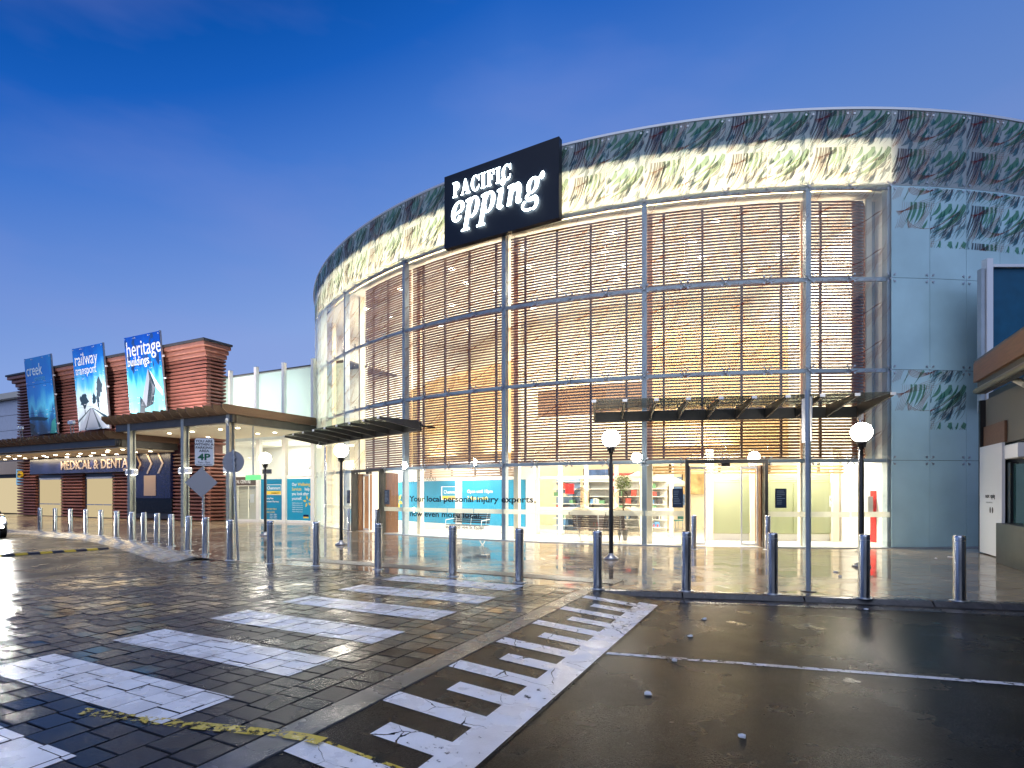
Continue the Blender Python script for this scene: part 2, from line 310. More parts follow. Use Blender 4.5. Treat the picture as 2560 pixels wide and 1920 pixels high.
M_asph = asphaltmat()
M_paver = wetstone('wet_paver', (.007, .008, .010), (.034, .034, .034), .09, .30, ps=.55, bump=.35, bs=120, spec=1.27)
M_tile = wetstone('wet_footpath_tile', (.20, .15, .10), (.36, .285, .20), .018, .20, ps=.30, bump=.03, bs=60, spec=1.58)
M_joint = pm('joint_bed', (.012, .012, .012), .6)
M_band = pm('concrete_band', (.085, .085, .082), .26, var=.3, vs=5, rv=.1, rs=2, bump=.15, bs=90)
M_kerb = pm('kerb_concrete', (.075, .075, .078), .24, var=.35, vs=5, rv=.1, rs=3, bump=.12, bs=60)
M_kerbl = pm('kerb_concrete_pale', (.30, .285, .25), .2, var=.25, vs=3, rv=.08, rs=2, bump=.15, bs=40)
M_white = paintmat('zebra_paint', (.86, .88, .90), .29, 7., .3)
M_comb = paintmat('comb_paint', (.84, .85, .87), .32, 12., .36, crack=True)
M_line = paintmat('bay_line_paint', (.62, .65, .72), .42, 14., .4)
M_yellow = paintmat('yellow_paint', (.62, .47, .03), .40, 12., .4)
M_yworn = paintmat('yellow_paint_worn', (.62, .47, .03), .49, 14., .4)
M_steel = pm('brushed_steel', (.66, .67, .68), .22, 1., rv=.07, rs=2, stretch=(3, 3, .4))
M_galv = pm('galvanised', (.42, .45, .48), .38, .9, var=.15, vs=8)
M_black = pm('black_paint', (.012, .012, .013), .3, var=.2)
M_dark = pm('dark_steel_paint', (.035, .034, .032), .38, .0, var=.25, vs=3)
M_bluegrey = pm('blue_grey_steel', (.36, .43, .49), .35, .2, var=.1, vs=2)
M_cream = pm('cream_plaster', (.82, .74, .58), .7, var=.04)
M_whitep = pm('white_plaster', (.86, .85, .81), .55, var=.03)
M_floor = pm('polished_floor', (.72, .70, .64), .12, var=.06, vs=1.5)
M_slat = woodmat('louvre_timber', (.15, .06, .032), (.30, .135, .07), .5)
M_gold = woodmat('golden_timber', (.50, .32, .14), (.76, .56, .30), .5, (2, 2, 12))
M_rafter = woodmat('rafter_timber', (.05, .026, .014), (.13, .07, .036), .55)
M_door = woodmat('door_timber', (.10, .04, .018), (.19, .085, .035), .35, (10, 10, 1.2))
M_glass = glassmat('clear_glass')
M_canopyg = glassmat('canopy_glass', (.72, .76, .72), 1.5, film=.12, filmcol=(.5, .55, .5))
M_bandg = glassmat('film_glass', (.80, .86, .86), 1.4, film=.70, filmcol=(.70, .77, .78), transl=.44)
M_frost = glassmat('frosted_glass', (.9, .95, .92), 1.45, film=.85, filmcol=(.84, .93, .90), transl=.62)
M_mist = glassmat('frosted_band', (.95, .95, .92), 1.35, film=.7, filmcol=(.9, .9, .84), transl=.5)
M_olive = glassmat('frosted_green_glass', (.8, .85, .7), 1.4, film=.8, filmcol=(.62, .66, .46), transl=.5)
M_teal = pm('back_painted_glass', (.46, .68, .72), .10, spec=.6, var=.10, vs=.7)
M_bluewall = pm('blue_panel', (.003, .085, .17), .4, spec=.3, var=.1)
M_roof = pm('roof_sheet', (.05, .055, .065), .6)
M_alu = pm('pale_aluminium', (.72, .74, .76), .35, .3)
I_teal = inkmat('ink_teal', (.72, .88, .68), (.03, .20, .21), .38)
I_navy = inkmat('ink_navy', (.74, .66, .62), (.06, .14, .23), .42)
I_pale = inkmat('ink_pale', (.86, .86, .84), (.20, .42, .49), .35)
I_slate = inkmat('ink_slate', (.74, .74, .74), (.09, .24, .33), .40)
I_red = inkmat('ink_red', (.92, .52, .34), (.24, .02, .05), .42)
I_hair = inkmat('ink_hair', (.66, .60, .54), (.2, .16, .13), .25)
I_skin = inkmat('ink_skin', (.88, .76, .66), (.4, .3, .24), .2)
I_dark = inkmat('ink_dark', (.10, .11, .13), (.05, .06, .08), .6)
I_ghost = inkmat('ink_ghost', (.62, .60, .57), (.2, .18, .16), .3)
M_lamp = em('globe_light', (1, .94, .84), 75.)
M_down = em('downlight_glow', (1, .86, .62), 22.)
M_coolglow = em('letter_glow', (.80, .95, 1.), 11.0)
M_strip = em('cove_strip', (1, .75, .46), 330.)
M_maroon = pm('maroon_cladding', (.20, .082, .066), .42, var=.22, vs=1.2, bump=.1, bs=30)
M_navy = pm('navy_panel', (.012, .016, .06), .22, var=.15)
M_red = pm('red_enamel', (.62, .02, .02), .3)
def flat(name, col, rough=.45): return pm(name, col, rough)

# ------------------------------------------------------------------ lettering
def text_mesh(body, size, align='LEFT', offset=0., extr=0., sx=1., space=1.):
    c = bpy.data.curves.new('lettering', 'FONT'); c.body = body; c.size = size; c.align_x = align; c.offset = offset; c.extrude = extr
    c.resolution_u = 3; c.space_line = space
    o = bpy.data.objects.new('lettering', c); COL.objects.link(o)
    m = bpy.data.meshes.new_from_object(o); bpy.data.objects.remove(o); bpy.data.curves.remove(c)
    if sx != 1.:
        for v in m.vertices: v.co.x *= sx
    return m
def text_on(body, size, mt, parent, x, y, z, align='LEFT', offset=0., extr=.004, sx=1., name='lettering', face='-y'):
    m = text_mesh(body, size, align, offset, extr, sx); org = ORG[parent]
    for v in m.vertices:
        a, b, c = v.co
        if face == '-y': v.co = Vector((x+a, y-c, z+b))-org            # reads on a face that looks towards -y
        else: v.co = Vector((x-c, y-a, z+b))-org                       # reads on a face that looks towards -x
    if face == '-y': pass
    m.materials.clear(); m.materials.append(mt); o = bpy.data.objects.new(name, m); COL.objects.link(o); o.parent = parent; ORG[o] = org; return o

def lamp_area(name, loc, size, energy, col=(1, .9, .74), rot=(0, 0, 0), sy=None):
    d = bpy.data.lights.new(name, 'AREA'); d.energy = energy; d.color = col; d.size = size
    if sy: d.shape = 'RECTANGLE'; d.size_y = sy
    o = bpy.data.objects.new(name, d); COL.objects.link(o); o.location = loc; o.rotation_euler = rot; return o
def lamp_spot(name, loc, target, energy, col=(1, .9, .76), ang=70, r=.05):
    d = bpy.data.lights.new(name, 'SPOT'); d.energy = energy; d.color = col; d.spot_size = R_(ang); d.spot_blend = .6; d.shadow_soft_size = r
    o = bpy.data.objects.new(name, d); COL.objects.link(o); o.location = loc
    o.rotation_euler = (Vector(target)-Vector(loc)).to_track_quat('-Z', 'Y').to_euler(); return o

# ================================================================== GROUND
def inview(p, m=60):
    if p.y < .6: return False
    u = 1280+F*p.x/p.y; v = 1234-(p.z-CAMH)*F/p.y
    return -m < u < 2560+m and v < 1920+m*2.5
ZR = -.10
g = MB(); g.add([(-500, -60, ZR), (500, -60, ZR), (500, 700, ZR), (-500, 700, ZR)], [(0, 1, 2, 3)])
g.build('road', M_asph, kind='structure')

# --- crossing table: joint bed, concrete band, pavers
table = MB(); L0, L1, LB = -12.6, -3.14, -2.86
table.box(L0, L1-.004, -3, 9.03, -.2, -.016)
crossing = table.build('crossing_table', M_joint, org=(L1, 0, 0), frame='SL', kind='structure')
pav = []
l = L1-.01; course = 0
rnd = random.Random(3)
while l > L0+.05:
    w = .285; s = -2.6-rnd.random()*.3; 
    while s < 8.99:
        ln = rnd.choice((.2, .2, .3, .3, .2)) if False else rnd.choice((.19, .19, .28))
        s1 = min(s+ln, 9.02)
        if s1-s > .05: pav.append((l-w, l, s, s1))
        s = s1
    l -= w
J = .0045
stripes = [(1.88, -3.94), (2.98, -3.94), (4.11, -3.96), (5.28, -4.0), (6.48, -4.04), (7.66, -4.05), (8.85, -4.12)]
pavers = []
for a, b, s0, s1 in pav:
    p = sl((a+b)/2, (s0+s1)/2)
    if not inview(p, 260): continue
    pavers.append((p.length, a, b, s0, s1, rnd.uniform(-.0035, .0025)))
pavers.sort()
def paver_geo(mb, a, b, s0, s1, dz):
    t1, t2 = rnd.uniform(-.0015, .0015), rnd.uniform(-.0015, .0015); i = .006
    z = dz
    P = [(a+J, s0+J, -.03), (b-J, s0+J, -.03), (b-J, s1-J, -.03), (a+J, s1-J, -.03),
         (a+J, s0+J, z-.004), (b-J, s0+J, z-.004), (b-J, s1-J, z-.004), (a+J, s1-J, z-.004),
         (a+J+i, s0+J+i, z-t1), (b-J-i, s0+J+i, z+t2), (b-J-i, s1-J-i, z+t1), (a+J+i, s1-J-i, z-t2)]
    fs = [(8, 9, 10, 11)]
    for k in (0, 4): fs += [(k+i_, k+(i_+1) % 4, k+4+(i_+1) % 4, k+4+i_) for i_ in range(4)]
    mb.add(P, fs)
rest = MB()
for i, (d, a, b, s0, s1, dz) in enumerate(pavers):
    if i < 300:
        mb = MB(); paver_geo(mb, a, b, s0, s1, dz); mb.build('paver', M_paver, parent=crossing)
    else: paver_geo(rest, a, b, s0, s1, dz)
rest.build('paver_field', M_paver, parent=crossing, kind='stuff')
for st, lr in stripes:
    mb = MB(); l1, l0, t, bt = lr, lr-2.72, st, st-.58
    for d, a, b, s0, s1, dz in pavers:
        x0, x1 = max(a+J+.001, l0), min(b-J-.001, l1); y0, y1 = max(s0+J+.001, bt), min(s1-J-.001, t)
        if x1-x0 > .006 and y1-y0 > .006: mb.add([(x0, y0, dz+.004), (x1, y0, dz+.004), (x1, y1, dz+.004), (x0, y1, dz+.004)], [(0, 1, 2, 3)])
    if mb.f: mb.build('zebra_stripe', M_white, parent=crossing)
s = -3.
band = MB(); band.box(L1, LB, -3, 9.06, -.2, -.012)
bandroot = band.build('flush_kerb', M_joint, org=(LB, 3, 0), frame='SL', kind='structure')
s = -2.55
while s < 9.0:
    mb = MB(); e = min(s+2.08, 9.05); mb.bbox(L1+.003, LB-.003, s+.004, e-.004, -.06, .002, .006); mb.build('kerb_slab', M_band, parent=bandroot); s = e
# asphalt ramps on both sides of the table
rm = MB(); rm.add([(LB+.002, -3, -.006), (-1.72, -3, ZR+.006), (-1.72, 9.0, ZR+.006), (LB+.002, 9.0, -.006)], [(0, 1, 2, 3)])
ramp_o = rm.build('ramp', M_asph, org=(LB, 3, 0), frame='SL', kind='structure')
rm = MB(); rm.add([(L0-1.2, -6, ZR+.005), (L0, -6, -.01), (L0, 9.05, -.01), (L0-1.2, 9.05, ZR+.005)], [(0, 1, 2, 3)])
rm.build('ramp', M_asph, org=(L0, 3, 0), frame='SL', kind='structure')
def zr(l): return -.006+(ZR+.006+.006)*(min(max((l-LB)/(-1.72-LB), 0), 1))
# ramp comb marking
cb = MB()
def combq(l0, l1, s0, s1, dz=.004):
    cb.add([(l0, s0, zr(l0)+dz), (l1, s0, zr(l1)+dz), (l1, s1, zr(l1)+dz), (l0, s1, zr(l0)+dz)], [(0, 1, 2, 3)])
comb = MB()
cb.add([], []); combq(-2.03, -1.74, 1.9, 8.62, .0045)
croot = cb.build('ramp_marking', M_comb, org=(-1.9, 4, -.09), frame='SL', kind='structure', label='white comb shaped ramp marking painted on wet asphalt')
for n_ in range(7):
    top = 2.72+.96*n_; cb = MB(); combq(LB+.01, -2.03, top-.22, top); cb.build('tooth', M_comb, parent=croot)
    top = 3.2+.96*n_; cb = MB(); combq(-2.56, -2.03, top-.22, top)
    if top < 8.6: cb.build('tooth', M_comb, parent=croot)
# parking bay line and yellow line
a, b = px(1497, 1632, ZR), px(2700, 1723, ZR); d = (b-a).normalized(); o_ = Vector((-d.y, d.x, 0))*.042
ln = MB(); ln.add([a-o_+Vector((0, 0, .004)), b-o_+Vector((0, 0, .004)), b+o_+Vector((0, 0, .004)), a+o_+Vector((0, 0, .004))], [(0, 1, 2, 3)])
ln.build('bay_line', M_line, org=a, kind='structure')
def ribbon(pts, w, z, name, mt, zf=None):
    mb = MB(); P = []
    for i, p in enumerate(pts):
        d = (pts[min(i+1, len(pts)-1)]-pts[max(i-1, 0)]).normalized(); q = Vector((-d.y, d.x, 0))*w/2
        for e in (p-q, p+q): e = e.copy(); e.z = (zf(e) if zf else z); P.append(e)
    mb.add(P, [(2*i, 2*i+2, 2*i+3, 2*i+1) for i in range(len(pts)-1)])
    return mb.build(name, mt, org=pts[0], kind='structure')
def l_of(p): return p.x*SY-p.y*SX
yl = [px(u, v) for u, v in ((700, 1840), (760, 1846), (800, 1852))]
ribbon([px(640, 1830), px(690, 1834), px(722, 1838)], .105, .006, 'yellow_line', M_yworn)
ribbon([px(200, 1778), px(330, 1796), px(480, 1814), px(640, 1830)], .11, .006, 'yellow_line', M_yworn)
ribbon([px(716, 1838), px(760, 1845), px(806, 1855)], .105, .007, 'yellow_line', M_yellow)
ribbon([px(806, 1855), px(900, 1880), px(1000, 1905), px(1150, 1950)], .105, 0, 'yellow_line', M_yellow, zf=lambda e: zr(l_of(e))+.004)

# --- footpath
front = [(-45, 35), (-28, 27.5), (-20.6, 24), (-15.4, 21), (-10.9, 16.9), (-8.2, 14.25), (-7.3, 13.67), (1.22, 9.45), (4.05, 8.92), (7.56, 8.15), (12, 6.95), (22, 4.0)]
def fy(x):
    for (x0, y0), (x1, y1) in zip(front, front[1:]):
        if x0 <= x <= x1: return y0+(y1-y0)*(x-x0)/(x1-x0), (y1-y0)/(x1-x0)
    return (60, 0) if x < -45 else (3, 0)
fb = MB(); n = len(front)
fb.add([(x, y, -.014) for x, y in front]+[(x, 75, -.014) for x, y in front], [(i, i+1, n+i+1, n+i) for i in range(n-1)])
foot = fb.build('footpath', M_joint, org=(1, 12, 0), kind='structure')
ta = math.atan2(.25, .968); ca, sa = math.cos(ta), math.sin(ta)
def clip(poly, nx, ny, c):
    out = []
    for i in range(len(poly)):
        p, q = poly[i], poly[(i+1) % len(poly)]; dp, dq = p[0]*nx+p[1]*ny-c, q[0]*nx+q[1]*ny-c
        if dp >= 0: out.append(p)
        if (dp >= 0) != (dq >= 0): t = dp/(dp-dq); out.append((p[0]+(q[0]-p[0])*t, p[1]+(q[1]-p[1])*t))
    return out
TW, TH = .6, .4; tiles = []
for j in range(-10, 130):
    for i in range(-90, 60):
        uo = (i+(.5 if j % 2 else 0))*TW; vo = j*TH
        c = Vector((uo*ca-vo*sa, uo*sa+vo*ca, 0))
        yy, m_ = fy(c.x)
        if c.y < yy-.4 or c.y > 48: continue
        if (c-Vector((CX, CY, 0))).length < RAD-.3: continue
        ss = c.x*SX+c.y*SY; ll = l_of(c)
        if ll < -11 and ss > 22.6: continue
        if ll > 5.6: continue
        if not inview(c, 200): continue
        poly = [(uo-TW/2+.003, vo-TH/2+.003), (uo+TW/2-.003, vo-TH/2+.003), (uo+TW/2-.003, vo+TH/2-.003), (uo-TW/2+.003, vo+TH/2-.003)]
        poly = [(x*ca-y*sa, x*sa+y*ca) for x, y in poly]
        k = math.hypot(m_, 1); poly = clip(poly, -m_/k, 1/k, (yy-m_*c.x)/k+.012)
        if len(poly) < 3: continue
        tiles.append((c.length, c, poly))
tiles.sort(key=lambda t: t[0])
def tile_geo(mb, poly, z=.0):
    c = Vector((sum(p[0] for p in poly)/len(poly), sum(p[1] for p in poly)/len(poly), 0)); n = len(poly)
    dz = rnd.uniform(-.0012, .0012); tx, ty = rnd.uniform(-.0022, .0022), rnd.uniform(-.0022, .0022)
    zz = lambda p: z+dz+(p[0]-c.x)*tx+(p[1]-c.y)*ty
    ins = [(p[0]+(c.x-p[0])*.012, p[1]+(c.y-p[1])*.012) for p in poly]
    P = [(p[0], p[1], -.02) for p in poly]+[(p[0], p[1], zz(p)-.003) for p in poly]+[(p[0], p[1], zz(p)) for p in ins]
    fs = [tuple(range(2*n, 3*n))]
    for k in (0, n): fs += [(k+i, k+(i+1) % n, k+n+(i+1) % n, k+n+i) for i in range(n)]
    mb.add(P, fs)
rest = MB()
for i, (d, c, poly) in enumerate(tiles):
    if i < 300: mb = MB(); tile_geo(mb, poly); mb.build('paving_tile', M_tile, parent=foot)
    else: tile_geo(rest, poly)
rest.build('paving_tile_field', M_tile, parent=foot, kind='stuff')
# drain grate strip along the crossing edge
gr = thing('drain_grate', 'long grey slotted drain strip set in the paving behind the bollards', 'drain', (-7, 10.05, 0), 'SL')
gm = MB(); gm.box(-11.0, -2.7, 9.70, 10.2, -.01, .004); gm.build('grate_frame', M_joint, parent=gr)
bars = MB()
for i in range(176):
    x = -11.0+i*.047; bars.add([(x, 9.71, .009), (x+.028, 9.71, .009), (x+.058, 10.19, .009), (x+.03, 10.19, .009)], [(0, 1, 2, 3)])
bars.build('grate_bars', M_galv, parent=gr, kind='stuff')
# kerbs
def resample(pts, step):
    pts = [Vector((*p, 0)) for p in pts]; out = [pts[0]]; acc = 0
    for a, b in zip(pts, pts[1:]):
        n_ = max(1, int((b-a).length/step+.5)); out += [a.lerp(b, (i+1)/n_) for i in range(n_)]
    return out
def kerb_run(pts, step, per, mt, name, prof, label):
    rs = resample(pts, step); root = None; i = 0
    bed = MB(); bed.sweep(rs, [(-.2, -.16), (-.2, -.02), (.05, -.06), (.3, -.112), (.3, -.16)])
    root = bed.build(name, M_joint, org=rs[0], kind='structure')
    while i < len(rs)-1:
        seg = rs[i:i+per+1]; 
        a = seg[0].lerp(seg[1], .012/max(step, .1)); b = seg[-1].lerp(seg[-2], .012/max(step, .1))
        mb = MB(); mb.sweep([a]+seg[1:-1]+[b], prof); mb.build('kerb_stone', mt, parent=root); i += per
    return root
PR = [(-.15, -.14), (-.15, .004), (.0, .004), (.05, -.008), (.12, -.075), (.16, -.088), (.42, -.094), (.42, -.14)]
kerb_run([(1.22, 9.45), (2.2, 9.27), (4.05, 8.92), (5.8, 8.55), (7.56, 8.15), (9.8, 7.55), (12, 6.95), (16, 5.8)], .62, 3, M_kerb, 'kerb', PR, '')
PL = [(-.15, -.14), (-.15, .004), (.02, .004), (.14, -.02), (.3, -.07), (.45, -.088), (.7, -.093), (.7, -.14)]
kerb_run([(-45, 35), (-34, 30), (-28, 27.5), (-24, 25.7), (-20.6, 24), (-18, 22.6), (-15.4, 21), (-13, 18.9), (-10.9, 16.9), (-9.4, 15.4), (-8.2, 14.25)], .7, 2, M_kerbl, 'kerb', PL, '')
# litter: small white scraps on the wet ground
scrap_m = flat('paper_white', (.7, .72, .74), .6)
for i, (u, v, z, r) in enumerate(((1762, 1549, ZR, .07), (1727, 1592, ZR, .065), (1684, 1653, ZR, .06), (1620, 1737, ZR, .06), (1854, 1844, ZR, .055), (2165, 1525, ZR, .06), (2090, 1431, 0, .1), (2100, 1442, 0, .07), (1478, 1425, 0, .07), (2378, 1394, 0, .14), (2340, 1397, 0, .06))):
    c = px(u, v, z); mb = MB(); pts = [(c.x+r*rnd.uniform(.4, 1)*math.cos(k*.9), c.y+r*rnd.uniform(.4, 1)*math.sin(k*.9), c.z+.006+rnd.uniform(0, .022)) for k in range(7)]
    pts = [(c.x+(a-c.x)*.7, c.y+(b-c.y)*.7, z_) for a, b, z_ in pts]
    pts.append((c.x, c.y, c.z+.03)); low = [(p[0], p[1], c.z+.0055) for p in pts[:7]]
    mb.add(pts+low, [(k, (k+1) % 7, 7) for k in range(7)]+[(8+k, 8+(k+1) % 7, (k+1) % 7, k) for k in range(7)])
    mb.build('litter', scrap_m, org=c, label='crumpled white paper scrap on wet '+('asphalt' if z < 0 else 'footpath tiles'), cat='litter', group='paper scraps on the '+('road' if z < 0 else 'footpath'))
# rubber speed hump on the far road
h0, h1 = px(-260, 1408, ZR), px(268, 1372, ZR); hd = (h1-h0); N = 16
hump = thing('speed_hump', 'black and yellow rubber speed hump bolted across the wet road', 'speed hump', (h0+h1)/2)
hy = flat('hump_yellow', (.55, .40, .03), .35); hb = flat('hump_black', (.02, .02, .022), .35)
for i in range(N):
    a = h0+hd*(i/N); b = h0+hd*((i+.985)/N)
    mb = MB(); mb.sweep([Vector((a.x, a.y, ZR)), Vector((b.x, b.y, ZR))], [(-.18, 0), (-.1, .045), (0, .055), (.1, .045), (.18, 0)])
    mb.build('segment', hy if i % 2 == 0 else hb, parent=hump)

# ================================================================== GLASS DRUM BUILDING
drum = thing('curved_glass_building', 'large curved glass fronted shopping centre with printed glass band and glowing timber screens', 'building', (CX, CY, 0))
Dz = [0.03, 2.62, 5.32, 8.05, 10.8, 13.05]
PW = 2*RAD*math.sin(PIT/2)-.012; RM = RAD*math.cos(PIT/2)
def loc(ph, r, z): return (r*math.sin(ph), -r*math.cos(ph), z)
def arc(ph0, ph1, r, n=None):
    n = n or max(1, int(abs(ph1-ph0)/PIT+.5)); return [pol(ph0+(ph1-ph0)*i/n, r) for i in range(n+1)]
def pane_mesh(h, mt, nm): mb = MB(); mb.box(-PW/2, PW/2, -.008, .008, 0, h); return meshof(mb, nm, mt)
heights = [Dz[i+1]-Dz[i]-.012 for i in range(5)]
pane = {}
for i in range(5):
    pane[i] = pane_mesh(heights[i], M_bandg if i == 4 else M_glass, 'glass_panel')
    pane[i, 'f'] = pane_mesh(heights[i], M_frost, 'frosted_panel'); pane[i, 't'] = pane_mesh(heights[i], M_teal, 'painted_glass_panel')
# ----- ink prints
def stroke(pts, ws, n=26):
    pts = [Vector((p[0], p[1])) for p in pts]
    def bez(t):
        q = pts[:]
        while len(q) > 1: q = [a.lerp(b, t) for a, b in zip(q, q[1:])]
        return q[0]
    def wid(t):
        x = t*(len(ws)-1); i = min(int(x), len(ws)-2); return ws[i]+(ws[i+1]-ws[i])*(x-i)
    C = [bez(i/n) for i in range(n+1)]; E = []
    for i, c in enumerate(C):
        d = (C[min(i+1, n)]-C[max(i-1, 0)]); d.normalize(); q = Vector((-d.y, d.x))*wid(i/n)/2
        E.append((c-q, c+q))
    return [(E[i][0], E[i+1][0], E[i+1][1], E[i][1]) for i in range(n)]
def print_tile(seed, dense=1.):                 # list of (ink, quads) on a tile 2.4 wide, 1.13 high
    q = random.Random(seed); out = []; J_ = lambda a: q.uniform(-a, a)
    def S(ink, pts, ws): out.append((ink, stroke(pts, ws)))
    for i in range(34):                          # pale bark-like dabs
        x = q.uniform(0, 2.4); z = q.uniform(.2, 1.12); k = q.uniform(.5, 1.2)
        S(I_pale if i % 3 else I_slate, [(x, z), (x+J_(.08), z-.16*k), (x-q.uniform(.0, .12), z-.28*k), (x-q.uniform(.05, .3), z-q.uniform(.3, .5)*k)], [.008, q.uniform(.05, .13), q.uniform(.04, .11), .008])
    for i in range(90):                          # slender flowing strands
        x = q.uniform(-.1, 2.5); z = q.uniform(.35, 1.2); k = q.uniform(.5, 1.1); w = q.uniform(.006, .026)
        w = w*.5 if i % 7 == 2 else w
        S((I_slate, I_pale, I_red, I_slate, I_pale, I_pale, I_teal)[i % 7], [(x, z), (x-.02+J_(.05), z-.2*k), (x-.14*k, z-.4*k), (x-q.uniform(.2, .45)*k, z-.55*k)], [.004, w, w*1.1, .004])
    for i in range(11):                          # the dark hanging strands
        x = .16+i*.042+J_(.02)
        S(I_navy, [(x+.06, 1.13), (x+.04+J_(.02), .78), (x-.1+J_(.04), .45), (x-.26+J_(.08), q.uniform(.02, .3))], [q.uniform(.012, .05), q.uniform(.015, .06), q.uniform(.012, .045), .005])
    for x, z in ((.75, .2), (1.95, .14), (1.2, .3), (2.25, .42), (1.62, .5), (.55, .08)):
        x += J_(.06); z += J_(.05)
        S(I_slate, [(x+.05, z+.42), (x+.06, z+.2), (x-.05, z+.1), (x-.24, z)], [.008, q.uniform(.05, .1), q.uniform(.06, .12), .008])
    for x, w in ((.62, .06), (.74, .09), (.9, .08), (1.02, .05)):
        S(I_teal, [(x+J_(.02), 1.13), (x+.03, .92), (x-.06, .72), (x-.2, .5+J_(.06))], [w, w*1.2, w, .006])
    S(I_teal, [(2.36, 1.13), (2.2, .75), (1.85, .48), (1.3, .24)], [.13, .19, .13, .006])
    S(I_teal, [(2.12, 1.13), (2.08, .9), (1.85, .7), (1.5, .52)], [.04, .08, .06, .006])
    S(I_teal, [(1.85, 1.13), (1.92, .92), (1.6, .82), (1.34, .62)], [.11, .17, .15, .01])
    S(I_teal, [(1.52, 1.13), (1.54, .95), (1.4, .82), (1.24, .74)], [.05, .11, .09, .01])
    S(I_teal, [(1.12, .62), (1.08, .45), (.9, .3), (.8, .12)], [.01, .08, .06, .006])
    for i in range(5):                           # looping red wires
        S(I_red, [(.50, .66-.05*i), (.56, .34-.07*i), (1.0, .22-.02*i), (1.5, .34+.03*i), (1.95+.05*i, .80+.02*i)], [.010, .011, .007])
        S(I_red, [(.14+.02*i, .84-.03*i), (.5, .86+.03*i), (.9, .98+.05*i), (1.35, 1.05+.06*i)], [.012, .009, .006])
        S(I_red, [(.66+.06*i, .42-.03*i), (1.0, .6+.03*i), (1.05+.07*i, .9), (1.0+.08*i, 1.12)], [.011, .009, .006])
        S(I_red, [(1.28+.1*i, .24-.03*i), (1.75, .4-.03*i), (2.1, .75-.05*i), (2.38, 1.08-.09*i)], [.010, .009, .006])
        S(I_red, [(-.02+.07*i, .02+.03*i), (.2+.02*i, .3), (.34+.06*i, .7), (.34+.07*i, 1.12)], [.010, .008, .005])
    return out
def print_meshes(tile, half, h0, h1, reps, zoff=0., only=None, name='print', thin=1.):
    groups = {}; k = 0
    for rep in range(reps):
        for ink, quads in tile:
            if only and ink not in only: continue
            for qd in quads:
                if thin != 1.:
                    m0, m1 = (qd[0]+qd[3])/2, (qd[1]+qd[2])/2
                    qd = (m0+(qd[0]-m0)*thin, m1+(qd[1]-m1)*thin, m1+(qd[2]-m1)*thin, m0+(qd[3]-m0)*thin)
                cx = sum(p.x for p in qd)/4; x0 = half*1.2
                if not (x0+.006 < cx < x0+1.194): continue
                zz = [p.y+rep*1.13+zoff for p in qd]
                if min(zz) < h0+.01 or max(zz) > h1-.01: continue
                y = -.012-.0006*['ink_pale', 'ink_slate', 'ink_navy', 'ink_teal', 'ink_red'].index(ink.name)-.00002*(k % 25)
                groups.setdefault(ink, MB()).add([(max(-.597, min(.597, p.x-x0-.6)), y, z) for p, z in zip(qd, zz)], [(0, 1, 2, 3)])
            k += 1
    return [(ink, meshof(mb, name, ink)) for ink, mb in groups.items()]
t1 = print_tile(11); t3 = print_tile(23)
P_band = {h: print_meshes(t1 if h < 2 else t3, h % 2, 0, heights[4], 2, zoff=0. if h < 2 else -.04) for h in (0, 1, 2, 3)}
P_thin = {h: print_meshes(t1, h, 0, heights[2], 3, only=(I_red,), thin=.8) for h in (0, 1)}
t2 = print_tile(5)
P_leaf = {h: print_meshes(t2, h, 1.45, heights[2], 3, only=(I_red, I_teal)) for h in (0, 1)}
P_full = {h: print_meshes(t1, h, .9, heights[2], 3) for h in (0, 1)}
def add_print(panel, lst):
    for ink, m in lst: place('print', m, panel)['kind'] = 'stuff'
KL, KR = 23, -6
DOORS = {3, 4, 15, 16}                # pane k lies between joints k and k+1
for k in range(KR, KL):
    ph = joint(k+.5); h = (k+1) % 2
    for row in range(5):
        if row == 0 and k in DOORS: continue
        if row < 3 and k < -3: continue
        if row == 4: m = pane[4] if k < 30 else pane[4, 'f']
        elif k < 0: m = pane[row, 't']
        elif k >= 20 and row < 4: m = pane[row, 'f']
        else: m = pane[row]
        o = place('glass_panel', m, drum, loc(ph, RM, Dz[row]+.006), ph)
        if row == 4: add_print(o, P_band[h+2*((k//2) % 2)])
        elif row in (2, 3) and k >= 0: add_print(o, P_thin[h])
        elif row == 1 and k >= 0 and k % 4 == 0: add_print(o, P_thin[h])
        elif k < 0 and row == 3: add_print(o, P_leaf[h] if k in (-1, -5) else P_full[h])
        elif k < 0 and row == 1 and k > -3: add_print(o, P_leaf[h] if k == -1 else P_full[h])
# painted glass has an opaque wall behind (right of the lit entrance)
mb = MB(); mb.sweep(arc(joint(-.02), joint(-9), RAD-.12, 12), [(0, 0), (0, 13.0), (-.3, 13.0), (-.3, 0)]); mb.build('backing_wall', M_roof, parent=drum)
mb = MB(); mb.sweep(arc(joint(-3.02), joint(-9), RAD-.05, 8), [(0, .1), (0, 8.0), (-.06, 8.0), (-.06, .1)]); mb.build('side_cladding', M_teal, parent=drum)
